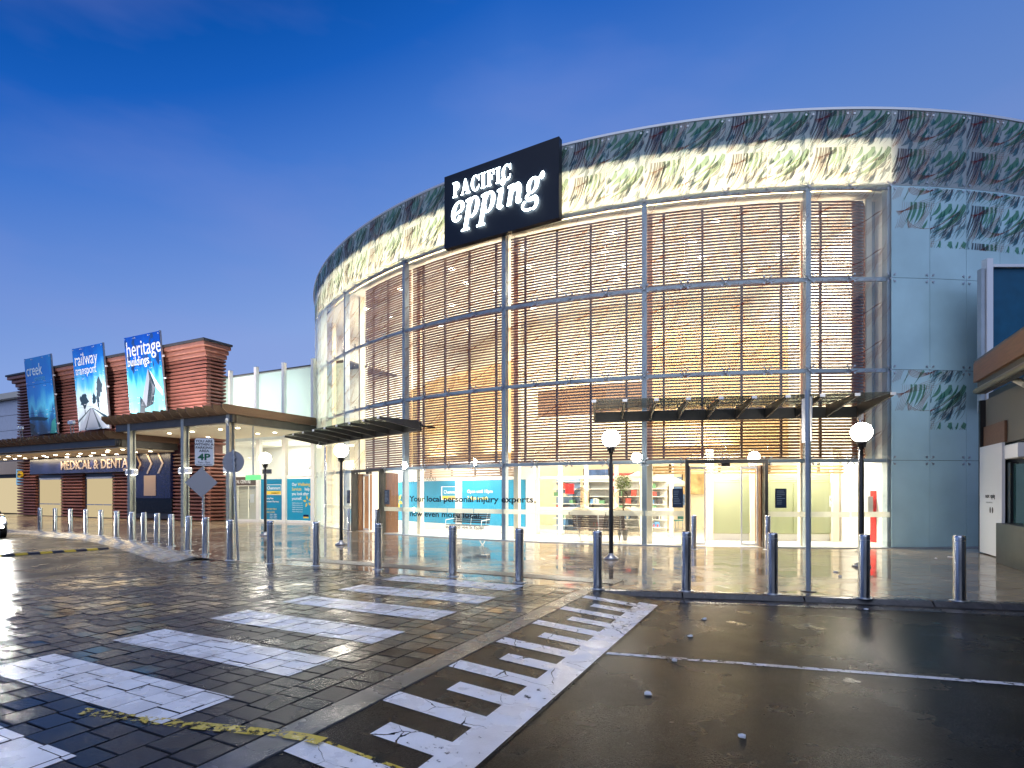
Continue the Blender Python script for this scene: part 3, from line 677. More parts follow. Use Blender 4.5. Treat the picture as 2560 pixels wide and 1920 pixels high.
# coping, base rail, transoms, columns
mb = MB(); mb.sweep(arc(joint(26), joint(-9), RAD+.03, 70), [(0, 13.04), (0, 13.11), (-.5, 13.11), (-.5, 13.04)]); mb.build('coping', M_alu, parent=drum)
mb = MB(); mb.sweep(arc(joint(14.97), joint(5.03), RAD+.02), [(0, .0), (0, .028), (-.12, .028), (-.12, .0)]); mb.build('base_rail', M_bluegrey, parent=drum)
mb = MB(); mb.sweep(arc(joint(2.97), joint(-2.9), RAD+.02), [(0, .0), (0, .028), (-.12, .028), (-.12, .0)]); mb.build('base_rail', M_bluegrey, parent=drum)
mb = MB(); mb.sweep(arc(joint(23), joint(17.03), RAD+.02), [(0, .0), (0, .028), (-.12, .028), (-.12, .0)]); mb.build('base_rail', M_bluegrey, parent=drum)
for zt in Dz[1:5]:
    for k in (22, 18, 14, 10, 6, 2):
        k1 = max(k-4, 0) if k > 2 else 0
        mb = MB(); mb.sweep(arc(joint(k-.06), joint(k1+.06), RAD-.10), [(0, zt-.055), (0, zt+.055), (-.1, zt+.055), (-.1, zt-.055)]); mb.build('transom', M_bluegrey, parent=drum)
colm = MB(); colm.box(-.075, .075, -.02, .2, .0, 10.9); colm = meshof(colm, 'column', M_bluegrey)
crm = MB(); crm.box(-.09, .09, 0, .2, .0, 10.7); crm = meshof(crm, 'inner_column', M_cream)
for k in (22, 18, 14, 10, 6, 2, 0):
    place('column', colm, drum, loc(joint(k), RAD-.08, 0), joint(k)); place('inner_column', crm, drum, loc(joint(k-.12), RAD-.72, 0), joint(k))
# spider fittings
sp = MB()
for sx_ in (-1, 1):
    for sz in (-1, 1):
        sp.tube([(0, .08, 0), (sx_*.05, .02, sz*.05), (sx_*.105, -.012, sz*.105)], [.02, .016, .012], 6)
        sp.tube([(sx_*.105, -.02, sz*.105), (sx_*.105, .012, sz*.105)], .03, 8)
sp.tube([(0, .1, 0), (0, .0, 0)], .03, 8); sp = meshof(sp, 'spider_fitting', M_galv)
bp = MB()
for x in (-.1, .1): bp.tube([(x, -.022, 0), (x, .012, 0)], .032, 10)
bp = meshof(bp, 'bolt_pair', M_alu)
for k in range(-3, 23):
    for zt in Dz[1:5]:
        if k < -2 and zt < 10: continue
        place('spider_fitting', sp, drum, loc(joint(k), RAD+.008, zt), joint(k))
    place('bolt_pair', bp, drum, loc(joint(k), RAD+.008, 12.92), joint(k))
# roof, ceiling, cove, floor, inner walls
mb = MB(); mb.lathe([(.01, 13.0), (RAD-.35, 13.0), (RAD-.35, 12.6), (.01, 12.6)], (CX, CY, 0), 90, False); mb.build('roof', M_roof, parent=drum)
A0, A1 = joint(24), joint(-.05)
mb = MB(); mb.sweep(arc(A0, A1, RAD-.3, 30), [(0, 10.70), (0, 10.78), (-9, 10.78), (-9, 10.70)]); mb.build('ceiling', M_whitep, parent=drum)
mb = MB(); mb.sweep(arc(A0, A1, RAD-.9, 30), [(0, 10.8), (0, 12.12), (-.1, 12.12), (-.1, 10.8)]); mb.build('cove_wall', M_cream, parent=drum)
mb = MB(); mb.sweep(arc(A0, A1, RAD-.06, 30), [(0, 12.10), (0, 12.16), (-.86, 12.16), (-.86, 12.10)]); mb.build('cove_shelf', glassmat('shelf_glass', (.6, .7, .72), 1.3, film=.92, filmcol=(.5, .62, .66), transl=.6), parent=drum)
mb = MB(); mb.sweep(arc(A0, A1, RAD-.2, 30), [(0, 12.18), (0, 13.0), (-.08, 13.0), (-.08, 12.18)]); mb.build('parapet', pm('parapet_sheet', (.20, .36, .44), .5), parent=drum)
mb = MB(); mb.sweep(arc(joint(22), joint(.1), RAD-.72, 30), [(0, 10.84), (0, 10.9), (-.1, 10.9), (-.1, 10.84)]); mb.build('cove_lamp', M_strip, parent=drum)
mb = MB(); mb.lathe([(.01, .0), (RAD-.03, .0), (RAD-.03, .012), (.01, .012)], (CX, CY, 0), 120, False); mb.build('floor', M_floor, parent=drum)
mb = MB(); mb.sweep(arc(A0, A1, RAD-9, 30), [(0, 0), (0, 10.7), (-.1, 10.7), (-.1, 0)]); mb.build('back_wall', M_cream, parent=drum)
for kk in (24, -.05):
    mb = MB(); a_, b_ = pol(joint(kk), RAD-.35), pol(joint(kk), RAD-9); mb.bar((a_.x, a_.y, 5.35), (b_.x, b_.y, 5.35), .12, 10.7); mb.build('end_wall', M_whitep, parent=drum)
# golden timber lining high on the back wall, left half, and a dark gallery front
for k0, k1, z0, z1 in ((23, 12.2, 3.1, 7.6), (6, .3, 3.1, 8.2)):
    mb = MB(); mb.sweep(arc(joint(k0), joint(k1), RAD-5.2, 14), [(0, z0), (0, z1), (-.1, z1), (-.1, z0)]); mb.build('timber_lining', M_gold, parent=drum)
mb = MB(); mb.sweep(arc(joint(12), joint(6.2), RAD-6.5, 8), [(0, 5.2), (0, 6.4), (-.2, 6.4), (-.2, 5.2)]); mb.build('gallery_front', woodmat('gallery_timber', (.12, .07, .04), (.3, .19, .1)), parent=drum)
dlm = MB(); dlm.lathe([(.13, 0), (.13, -.03), (.1, -.03)], (0, 0, 0), 14); dlm = meshof(dlm, 'downlight', M_down)
for i, (k, rr) in enumerate([(kk+.5*(j % 2), RAD-1.6-1.45*j) for kk in range(1, 22, 3) for j in range(5)]):
    place('downlight', dlm, drum, loc(joint(k), rr, 10.69))
for k, e in ((20, 800), (15.5, 1100), (11, 1200), (6.5, 1200), (2.2, 950)):
    lamp_area('atrium_light', pol(joint(k), RAD-3.4, 10.6), 3.2, e, (1, .86, .66), (0, 0, joint(k)))
for k, e in ((18.5, 260), (13, 230), (8.5, 300), (4, 460), (1.3, 270)):
    lamp_area('lobby_light', pol(joint(k), RAD-1.9, 3.15), 1.6, e, (1, .94, .82), (0, 0, joint(k)))

for k0, k1, rr, mt, nm in ((.66, .36, RAD-.62, M_bluegrey, 'end_panel'), (.34, .20, RAD-.5, M_cream, 'end_column'), (.18, .02, RAD-.66, M_bluegrey, 'end_panel')):
    mb = MB(); mb.sweep(arc(joint(k0), joint(k1), rr, 1), [(0, 2.7), (0, 10.66), (-.06, 10.66), (-.06, 2.7)]); mb.build(nm, mt, parent=drum)
for k, e in ((18, 420), (13, 520), (8.5, 520), (4, 520)):
    lamp_area('added_ceiling_fill', pol(joint(k), RAD-5.0, 3.5), 2.6, e, (1, .88, .70), (math.pi, 0, joint(k)))  # unseen lamps added above the shops to brighten the atrium ceiling
# ----- timber louvre screens behind the glass
RL = RAD-.5
def slat_mesh(k0, k1, extra=None):
    pts = [p-Vector((CX, CY, 0)) for p in arc(joint(k0), joint(k1), RL)]
    if extra: pts = pts[:-1]+extra
    mb = MB(); mb.sweep(pts, [(.028, -.034), (.032, .022), (-.038, .036), (-.042, -.016)]); return meshof(mb, 'slat', M_slat)
def end_curve():
    a = joint(.75); c = pol(a, RL-.75)-Vector((CX, CY, 0)); return [pol(a, RL)-Vector((CX, CY, 0))]+[c+Vector((math.sin(a+t)*.75, -math.cos(a+t)*.75, 0)) for t in (.35, .7, 1.05, 1.4, 1.75)]
screens = [(16.9, 14.06, 'timber slat screen behind glass above the brown side door portal'), (13.94, 10.06, 'timber slat screen bay behind glass beneath the dark illuminated sign'),
           (9.94, 6.06, 'timber slat screen bay behind glass above the slatted bench with a lamp post before it'), (5.94, 2.06, 'timber slat screen bay behind glass above the open main doorway'),
           (1.94, .75, 'narrow timber slat screen with a rounded end beside the blue painted glass')]
pz = .0955
postm = MB(); postm.box(-.035, .035, 0, .07, 2.72, 10.62); postm = meshof(postm, 'post', pm('post_brown', (.06, .04, .035), .5))
for k0, k1, lab in screens:
    t = thing('louvre_screen', lab, 'louvre screen', (CX, CY, 0), group='timber louvre screens behind the glass')
    sm = slat_mesh(k0, k1, end_curve() if k1 < 1 else None)
    for i in range(83):
        place('slat', sm, t, (0, 0, 2.74+i*pz+rnd.uniform(-.004, .004)))
    kk = k0-.44
    while kk > k1+.1:
        ph = joint(kk); place('post', postm, t, loc(ph, RL-.05, 0), ph); kk -= 1
# ----- doorways
def portal(k0, k1, name, lab):
    ph0, ph1 = joint(k0), joint(k1); phm = (ph0+ph1)/2
    t = thing(name, lab, 'doorway', pol(phm, RAD))
    w = 2*RAD*math.sin(abs(ph1-ph0)/2)-.05; M = Matrix.Translation(pol(phm, RAD-.02)) @ Matrix.Rotation(phm, 4, 'Z')
    H = 2.55
    for x in (-w/2, w/2-.09): mb = MB(); mb.box(x, x+.09, -.16, .12, 0, H, M); mb.build('jamb', M_dark, parent=t)
    mb = MB(); mb.box(-w/2, w/2, -.16, .12, H, H+.1, M); mb.build('head', M_dark, parent=t)
    for x, sgn in ((-w/2+.093, 1), (w/2-.093, -1)):
        mb = MB(); x1 = x+sgn*.05; mb.box(min(x, x1), max(x, x1), .12, .78, 0, H-.06, M); mb.build('reveal', M_door, parent=t)
    for x in (-w/2+.16, w/2-.16-.5):
        d = MB(); d.box(x, x+.5, .34, .36, .05, H-.1, M); d = d.build('door_leaf', M_glass, parent=t)
        e = MB()
        for xx in (x, x+.46): e.box(xx, xx+.04, .33, .37, .03, H-.08, M)
        e.box(x+.04, x+.46, .33, .37, .03, .1, M); e.box(x+.04, x+.46, .33, .37, H-.15, H-.08, M); e.build('frame', M_alu, parent=d)
    mb = MB(); mb.box(-.12, .12, -.05, .1, H-.09, H-.005, M); mb.build('sensor', M_black, parent=t)
    return t
portal(5, 3, 'door_portal', 'dark framed automatic doorway standing open beneath the long glass canopy')
portal(17, 15, 'door_portal', 'brown timber lined doorway beside the window lettering under the shorter glass canopy')
# frosted safety band across the ground floor glazing
mb_m = MB(); mb_m.box(-PW/2+.01, PW/2-.01, .010, .013, 0, .16); mb_m = meshof(mb_m, 'frosted_strip', M_mist)
for k in range(0, 20):
    if k in DOORS: continue
    place('frosted_strip', mb_m, drum, loc(joint(k+.5), RM, .93), joint(k+.5))
# sensor plates / notices on the glass beside the doors
def on_drum(ph, r, w, z0, z1, th=.02):
    M = Matrix.Translation(pol(ph, r)) @ Matrix.Rotation(ph, 4, 'Z'); mb = MB(); mb.box(-w/2, w/2, -th/2, th/2, z0, z1, M); return mb
M_notice = pm('notice_navy', (.012, .03, .07), .3)
for u, lab in ((1694, 'dark blue notice panel on the glass on the bench side of the main doorway'), (1951, 'dark blue notice panel on the glass between main doorway and plain steel sign post'), (969, 'dark notice panel beside the brown timber doorway'), (873, 'narrow dark notice panel between lamp post and brown timber door reveal')):
    ph = phi_u(u); nt = thing('notice_panel', lab, 'notice', pol(ph, RAD+.03, 1.3)); on_drum(ph, RAD+.03, .32, 1.2, 1.78).build('board', M_notice, parent=nt)
    M = Matrix.Translation(pol(ph, RAD+.043)) @ Matrix.Rotation(ph, 4, 'Z')
    tx = MB()
    for i in range(8): tx.box(-.12, -.12+.24*rnd.uniform(.5, 1), -.001, .0, 1.7-i*.055, 1.712-i*.055, M)
    tx.build('lettering', flat('notice_print', (.25, .35, .45)), parent=nt)

# ----- window lettering (bent to the drum)
def bent_text(body, size, ph, z, r, mt, parent, offset=0., sx=1., name='lettering'):
    m = text_mesh(body, size, 'LEFT', offset, .0, sx); org = ORG[parent]
    for v in m.vertices: v.co = pol(ph+v.co.x/r, r-v.co.z, z+v.co.y)-org
    m.materials.clear(); m.materials.append(mt); o = bpy.data.objects.new(name, m); COL.objects.link(o); o.parent = parent; ORG[o] = org
    return o, max(p[0] for p in [(v.co.x,) for v in m.vertices])
win = thing('window_graphic', 'translucent law firm window advert with grey lettering and two faint portraits', 'window graphic', pol(joint(10), RAD))
RG = RAD-.045
bent_text('Your local personal injury experts,', .30, phi_u(1022), 1.33, RG, I_dark, win, .008, 1.34)
bent_text('now even more local.', .30, phi_u(1022), .76, RG, I_dark, win, .008, 1.34)
bent_text('ZAPARAS', .2, phi_u(1043), 2.12, RG, I_ghost, win, .002, 1.15)
bent_text('to 560-650 High St, Epping', .15, phi_u(1112), .36, RG, I_dark, win, .003, 1.05)
sh = MB()
for x0, x1, z0, z1 in ((0, .02, 2.0, 2.4), (.22, .24, 2.0, 2.4), (.11, .13, 2.0, 2.4), (0, .24, 2.385, 2.405), (0, .24, 2.1, 2.115)):
    ph = phi_u(1022); sh.add([pol(ph+x/RG, RG, z) for x, z in ((x0, z0), (x1, z0), (x1, z1), (x0, z1))], [(0, 1, 2, 3)])
sh.build('crest', I_ghost, parent=win)
def portrait(u, sc_, hairlong):
    ph0 = phi_u(u)
    def P(x, z): return pol(ph0+x*sc_/RG, RG+.002, z)
    def blob(cx, cz, rx, rz, mt, nm, off=0., n=22):
        mb = MB(); mb.add([pol(ph0+(cx+rx*math.cos(2*math.pi*i/n))*sc_/RG, RG+off, cz+rz*math.sin(2*math.pi*i/n)) for i in range(n)], [tuple(range(n))]); mb.build(nm, mt, parent=win)
    n_ = 16; ri, ro_ = (.165, .27) if hairlong else (.165, .20); a0, a1 = (-50, 230) if hairlong else (10, 170); mb = MB(); P_ = []
    for i in range(n_+1):
        a_ = R_(a0+(a1-a0)*i/n_)
        for r_ in (ri, ro_): P_.append(pol(ph0+r_*math.cos(a_)*sc_/RG, RG-.002, 1.48+r_*1.35*math.sin(a_)))
    mb.add(P_, [(2*i, 2*i+1, 2*i+3, 2*i+2) for i in range(n_)]); mb.build('hair_print', I_hair, parent=win)
    blob(0, 1.47, .16, .225, I_skin, 'face_print', .002)
    body = [(-.52, .3), (.52, .3), (.46, .95), (.25, 1.12), (.09, 1.2), (-.09, 1.2), (-.25, 1.12), (-.46, .95)]
    mb = MB(); mb.add([pol(ph0+x*sc_/RG, RG-.004, z) for x, z in body], [tuple(range(8))]); mb.build('jacket_print', I_ghost, parent=win)
    for x in (-.065, .065): blob(x, 1.52, .026, .012, I_dark, 'eye_print', .004)
    blob(0, 1.37, .06, .014, I_dark, 'mouth_print', .004); blob(0, 1.45, .018, .045, I_ghost, 'nose_print', .004)
portrait(1452, 1.1, True); portrait(1552, 1.15, False)

# ----- things inside the ground floor
def polar_box(k0, k1, r0, r1, z0, z1, n=None):
    mb = MB(); mb.sweep(arc(joint(k0), joint(k1), r0, n), [(0, z0), (0, z1), (r1-r0, z1), (r1-r0, z0)]); return mb
ps = thing('pharmacy_window', 'turquoise pharmacy shop window with poster inside the glass lobby', 'shop window', pol(joint(13), RAD-3))
M_turq = pm('turquoise_print', (.03, .30, .52), .4, var=.12, vs=.8); M_turq2 = pm('blue_print', (.01, .23, .42), .4, var=.1, vs=1)
polar_box(19, 10.2, RAD-3.0, RAD-3.15, 2.2, 3.0).build('fascia', M_whitep, parent=ps)
polar_box(19, 10.2, RAD-3.0, RAD-3.15, 0, .3).build('plinth', M_whitep, parent=ps)
for k0, k1 in ((18.9, 16.6), (16.3, 14.1), (13.7, 10.6)):
    polar_box(k0, k1, RAD-3.02, RAD-3.1, .3, 2.2).build('poster', M_turq, parent=ps)
for k in (16.45, 13.9, 10.4):
    polar_box(k+.15, k-.15, RAD-2.97, RAD-3.12, .0, 2.4, 1).build('mullion', M_whitep, parent=ps)
M_yel = flat('print_yellow', (.85, .62, .08)); M_wht = flat('print_white', (.85, .87, .88))
def dtext(body, size, u, z, r, mt, parent, sx=1., off=.003): bent_text(body, size, phi_u(u, r), z, r, mt, parent, off, sx)
RP = RAD-2.98
for u0, wd, z0, z1, mt, nm in ((1103, 1.02, 1.35, 1.95, M_wht, 'logo_border'), (1106, .96, 1.53, 1.92, M_turq, 'logo_field'), (1106, .96, 1.38, 1.53, M_yel, 'logo_stripe')):
    ph = phi_u(u0, RP); ro = RP+{'logo_border': 0, 'logo_field': .006, 'logo_stripe': .007}[nm]
    mb = MB(); mb.add([pol(ph+x/RP, ro, z) for x, z in ((0, z0), (wd, z0), (wd, z1), (0, z1))], [(0, 1, 2, 3)]); mb.build(nm, mt, parent=ps)
dtext('Chemmart', .22, 1109, 1.63, RP+.01, M_wht, ps); dtext('PHARMACY', .1, 1120, 1.415, RP+.012, flat('print_grey', (.3, .3, .28)), ps)
dtext('Open until 10pm', .2, 1168, 1.66, RP, M_wht, ps); dtext('7 days a week', .2, 1168, 1.38, RP, M_yel, ps)
for i in range(6):
    a_ = i*math.pi/3+.3; c = (phi_u(996, RP), 1.25); mb = MB()
    pt = [(0, .06), (.09, .25), (0, .48), (-.09, .25)]
    mb.add([pol(c[0]+(x*math.cos(a_)-z*math.sin(a_))/RP, RP+.003, c[1]+x*math.sin(a_)+z*math.cos(a_)) for x, z in pt], [(0, 1, 2, 3)]); mb.build('petal_print', M_yel, parent=ps)
# timber batten bulkheads over the inner doors
for k0, k1, lab, mt in ((14.6, 10.3, 'pale timber batten bulkhead above the turquoise pharmacy window', pm('pale_batten', (.72, .55, .42), .5)), (6.0, .4, 'golden timber batten bulkhead above the frosted green glass wall', M_gold)):
    t = thing('batten_bulkhead', lab, 'bulkhead', pol(joint((k0+k1)/2), RAD-1.6, 2.3))
    for i in range(4 if k0 > 10 else 3):
        polar_box(k0, k1, RAD-1.5, RAD-1.56, 2.28+i*.1, 2.35+i*.1).build('batten', mt, parent=t)
    for j in range(4):
        k = k0+(k1-k0)*(j+.5)/4; polar_box(k+.04, k-.04, RAD-1.562, RAD-1.6, 2.28, 2.62, 1).build('hanger', M_dark, parent=t)
# green frosted wall beside the main door
ow = thing('frosted_glass_wall', 'pale green frosted glass wall inside the lobby past the main door', 'glass wall', pol(joint(2), RAD-2.4))
for k0, k1 in ((4.0, 2.7), (2.68, 1.5), (1.48, .25)):
    polar_box(k0, k1, RAD-2.4, RAD-2.43, .28, 2.0).build('pane', M_olive, parent=ow)
    q = thing
polar_box(4.0, .25, RAD-2.5, RAD-2.9, 0, .24).build('bench_plinth', M_whitep, parent=ow)
for i in range(5):
    polar_box(4.0, .25, RAD-2.42, RAD-2.46, 2.02+i*.075, 2.07+i*.075).build('slat', M_gold, parent=ow)
polar_box(4.0, .25, RAD-2.55, RAD-2.6, 0, 2.45).build('back_panel', pm('olive_board', (.5, .5, .34), .5), parent=ow)
for k in (4.05, 2.72, .2):
    polar_box(k+.1, k-.1, RAD-2.3, RAD-2.5, 0, 3.2, 1).build('post', M_cream, parent=ow)
# no smoking notice
ph = phi_u(2083, RAD-2.38); r = RAD-2.38
ns = thing('no_smoking_sign', 'white no smoking notice with red ring on the green frosted wall', 'sign', pol(ph, r, 1.3))
on_drum(ph, r, .26, 1.18, 1.56, .006).build('plate', M_wht, parent=ns)
Mn = Matrix.Translation(pol(ph, r+.005)) @ Matrix.Rotation(ph, 4, 'Z')
rg = MB(); N = 28
for i in range(N):
    a0, a1 = 2*math.pi*i/N, 2*math.pi*(i+1)/N
    rg.add([Mn @ Vector((rr*math.cos(a_), 0, 1.43+rr*math.sin(a_))) for a_, rr in ((a0, .1), (a1, .1), (a1, .078), (a0, .078))], [(0, 1, 2, 3)])
rg.add([Mn @ Vector((x, -.001, z)) for x, z in ((-.07, 1.49), (-.055, 1.505), (.07, 1.37), (.055, 1.355))], [(0, 1, 2, 3)])
rg.build('ring', M_red, parent=ns)
cg = MB(); cg.add([Mn @ Vector((x, .0005, z)) for x, z in ((-.06, 1.422), (.05, 1.422), (.05, 1.438), (-.06, 1.438))], [(0, 1, 2, 3)])
for i in range(3): cg.add([Mn @ Vector((x, 0, z)) for x, z in ((-.09, 1.27-i*.035), (.09, 1.27-i*.035), (.09, 1.288-i*.035), (-.09, 1.288-i*.035))], [(0, 1, 2, 3)])
cg.build('cigarette_and_text', flat('print_black', (.03, .03, .03)), parent=ns)
# fire hose cabinet
ph = phi_u(2190, RAD-.75); fh = thing('fire_hose_cabinet', 'narrow red fire hose cabinet with chrome latches inside the glass', 'fire cabinet', pol(ph, RAD-.75))
on_drum(ph, RAD-.75, .2, .12, 1.72, .25).build('cabinet', M_red, parent=fh)
on_drum(ph-.011, RAD-.72, .16, .9, 1.55, .16).build('grey_box', flat('grey_box', (.45, .43, .4)), parent=fh)
for z in (.3, .75): on_drum(ph+.001, RAD-.61, .05, z, z+.12, .03).build('latch', M_steel, parent=fh)
# shop fittings seen through the middle bay
RS = RAD-4.2
for i, (k0, k1) in enumerate(((10.0, 8.9), (8.7, 7.6), (7.4, 6.4), (6.1, 5.3))):
    t = thing('display_shelf', ['steel blue louvred display unit in the shop next to the pharmacy window', 'tall dark display unit with hanging goods behind the lettering', 'display unit with white boxes behind the slatted bench', 'low lit display unit behind the main door jamb'][i], 'shelf', pol(joint((k0+k1)/2), RS))
    polar_box(k0, k1, RS-.5, RS-.54, 0, 2.3).build('back', flat('shelf_back%d' % i, [(.25, .38, .6), (.4, .42, .42), (.6, .6, .58), (.75, .73, .68)][i]), parent=t)
    for j in range(7): polar_box(k0, k1, RS-.1, RS-.5, .3+j*.3, .325+j*.3).build('shelf', M_whitep, parent=t)
    for j in range(14):
        kk = rnd.uniform(k1+.12, k0-.12); z = .325+.3*rnd.randrange(6)
        polar_box(kk+.1, kk-.1, RS-.15, RS-.4, z+.001, z+rnd.uniform(.1, .24), 1).build('packet', flat('packet', rnd.choice(((.6, .1, .08), (.1, .25, .5), (.75, .72, .6), (.15, .35, .2), (.08, .08, .09)))), parent=t)
fr = thing('inner_shopfront', 'white framed inner shopfront across the lobby behind the slatted bench', 'shopfront', pol(joint(8), RAD-3.2))
for k in (10.15, 9.2, 8.2, 7.1, 6.2, 5.2): polar_box(k+.07, k-.07, RAD-3.1, RAD-3.22, .012, 2.9, 1).build('mullion', M_cream, parent=fr)
for z in (.1, 1.0, 2.2, 2.8): polar_box(10.15, 5.2, RAD-3.12, RAD-3.2, z, z+.1).build('rail', M_cream, parent=fr)
ph = phi_u(1424, RAD-2.8); rs_ = on_drum(ph, RAD-2.8, .34, 1.62, 2.0, .03); rs_.build('hanging_sign', M_red, org=pol(ph, RAD-2.8, 1.8), label='small red hanging shop sign behind the window portraits', cat='sign')
ph = phi_u(1788, RAD-5.5); t = thing('sign_stand', 'blue notice board on a slim stand inside the main doorway', 'sign stand', pol(ph, RAD-5.5))
on_drum(ph, RAD-5.5, .36, 1.15, 1.75, .03).build('board', flat('board_blue', (.03, .12, .4)), parent=t)
on_drum(ph, RAD-5.5, .04, .02, 1.15, .03).build('pole', M_galv, parent=t); on_drum(ph, RAD-5.5, .36, .012, .03, .3).build('base', M_galv, parent=t)
bent_text("WHAT'S ON", .08, ph-.007, 1.66, RAD-5.47, M_wht, t, .001)
def cafe_set(k, r, lab, umb):
    p = pol(joint(k), r); t = thing('cafe_table', lab, 'table', p)
    mb = MB(); mb.lathe([(.0001, .72), (.36, .72), (.36, .75), (.0001, .75)], (p.x, p.y, 0), 18); mb.build('table_top', M_whitep, parent=t)
    mb = MB(); mb.lathe([(.2, .013), (.2, .03), (.03, .05), (.03, .72)], (p.x, p.y, 0), 12); mb.build('pedestal', M_dark, parent=t)
    for a in (.3, 2.2, 4.1):
        c = Vector((p.x+.7*math.cos(a), p.y+.7*math.sin(a), 0)); ch = thing('cafe_chair', 'dark cafe chair around %s' % lab[:lab.index(' deep')], 'chair', c, group='dark cafe chairs in the lobby')
        M_ = Matrix.Translation(c) @ Matrix.Rotation(a-math.pi/2, 4, 'Z'); mc = random.choice((M_dark, M_dark, flat('chair_teal', (.05, .3, .3))))
        mb = MB(); mb.bbox(-.2, .2, -.2, .2, .43, .47, .01, M_); mb.build('seat', mc, parent=ch)
        mb = MB(); mb.bbox(-.2, .2, .18, .21, .5, .85, .01, M_); mb.build('backrest', mc, parent=ch)
        for x in (-.17, .17):
            for y in (-.17, .19): mb = MB(); mb.box(x-.015, x+.015, y-.015, y+.015, .013, .5 if y > 0 else .43, M_); mb.build('leg', M_galv, parent=ch)
    if umb:
        u_ = thing('cafe_umbrella', 'white square cafe umbrella over %s' % lab[:lab.index(' deep')], 'umbrella', p)
        mb = MB(); mb.tube([(p.x, p.y, .75), (p.x, p.y, 2.6)], .025, 8); mb.build('pole', M_alu, parent=u_)
        mb = MB(); q = [(p.x+1.2*math.cos(i*math.pi/4), p.y+1.2*math.sin(i*math.pi/4), 2.05) for i in range(8)]; mb.add(q+[(p.x, p.y, 2.6)]+[(x, y, 1.95) for x, y, z in q], [(i, (i+1) % 8, 8) for i in range(8)]+[(9+i, 9+(i+1) % 8, (i+1) % 8, i) for i in range(8)]); mb.build('canopy', flat('umbrella_white', (.8, .78, .72)), parent=u_)
cafe_set(6.6, RAD-6.6, 'small round white table beside the topiary deep in the lobby', True)
cafe_set(5.4, RAD-7.3, 'small round white table past the bench side door jamb deep in the lobby', True)
cafe_set(8.6, RAD-6.4, 'small round white table behind the tall display units deep in the lobby', False)
for i, (k, wd, z0, z1, c_) in enumerate(((9.6, 1.2, 1.9, 2.8, (.1, .2, .5)), (7.9, 1.0, 1.8, 2.6, (.5, .08, .1)), (6.0, .9, 1.2, 2.3, (.1, .35, .4)), (4.4, .8, 1.1, 2.4, (.12, .22, .45)), (3.4, 1.1, 1.6, 2.6, (.55, .4, .2)))):
    t = thing('wall_poster', ['wide blue', 'red', 'tall teal', 'tall navy', 'wide amber'][i]+' framed poster on the far lobby wall', 'poster', pol(joint(k), RAD-8.95, z0))
    on_drum(joint(k), RAD-8.94, wd, z0, z1, .03).build('print', pm('poster_print%d' % i, c_, .4, var=.5, vs=2.5), parent=t)
    for a in (-1, 1): on_drum(joint(k)+a*(wd/2+.03)/(RAD-8.94), RAD-8.93, .05, z0-.05, z1+.05, .05).build('frame_side', M_dark, parent=t)
# potted topiary
def topiary(u, r, lab):
    p = pol(phi_u(u, r), r); t = thing('topiary_plant', lab, 'plant', p)
    mb = MB(); mb.lathe([(.14, .012), (.19, .36), (.2, .38), (.17, .38), (.16, .33), (.001, .33)], (p.x, p.y, 0), 18); mb.build('pot', flat('pot_grey', (.12, .12, .12)), parent=t)
    mb = MB(); mb.tube([(p.x, p.y, .33), (p.x+.02, p.y, 1.0), (p.x, p.y, 1.75)], [.03, .024, .018], 8); mb.build('trunk', M_rafter, parent=t)
    mb = MB(); q = random.Random(4)
    for i in range(900):
        v = Vector((q.gauss(0, 1), q.gauss(0, 1), q.gauss(0, 1))).normalized()*(.31*q.uniform(.55, 1.05)); c = Vector((p.x, p.y, 2.0))+v
        a = Vector((q.gauss(0, 1), q.gauss(0, 1), q.gauss(0, 1))).normalized(); b = a.cross(v.normalized()).normalized()
        mb.add([c-a*.035, c+b*.014, c+a*.035, c-b*.014], [(0, 1, 2, 3)])
    mb.build('crown', pm('topiary_leaf', (.10, .14, .03), .5, island=.5), parent=t)
topiary(1557, RAD-1.7, 'round clipped topiary plant in a pot inside the glass')
# benches just inside the glass
def bench(u, r, lab, back_out, mt):
    ph = phi_u(u, r); t = thing('bench', lab, 'bench', pol(ph, r), group=None); s_ = -1 if back_out else 1
    M = Matrix.Translation(pol(ph, r)) @ Matrix.Rotation(ph, 4, 'Z'); w = 1.75
    for i in range(6): mb = MB(); mb.bbox(-w/2, w/2, s_*.24+(.018*i*s_)-.012, s_*.24+(.018*i*s_)+.012, .5+i*.075, .56+i*.075, .006, M); mb.build('back_slat', mt, parent=t)
    for i in range(5): mb = MB(); y = -s_*.22+s_*.1*i; mb.bbox(-w/2, w/2, y-.04, y+.04, .42, .445, .006, M); mb.build('seat_slat', mt, parent=t)
    for x in (-w/2+.15, 0, w/2-.15):
        mb = MB(); V = lambda a, b, c: M @ Vector((a, b, c))
        if x: mb.tube([V(x, -s_*.26, .012), V(x, -s_*.05, .25), V(x, s_*.1, .41)], .022, 6); mb.tube([V(x, s_*.28, .012), V(x, s_*.05, .25), V(x, -s_*.2, .41)], .022, 6)
        mb.tube([V(x, s_*.2, .41), V(x, s_*.36, .98)], .02, 6)
        mb.build('leg_frame' if x else 'back_strut', M_alu, parent=t)
    for x in (-w/2+.02, w/2-.02):
        mb = MB(); mb.tube([V(x, -s_*.26, .42), V(x, -s_*.24, .62), V(x, s_*.26, .66)], .018, 6); mb.build('armrest', M_alu, parent=t)
bench(1168, RAD-1.0, 'grey metal slatted bench inside the glass below the turquoise poster', False, pm('bench_grey', (.06, .07, .09), .45))
bench(1500, RAD-1.0, 'dark timber slatted bench with its back to the glass', True, pm('bench_dark', (.16, .11, .10), .45))

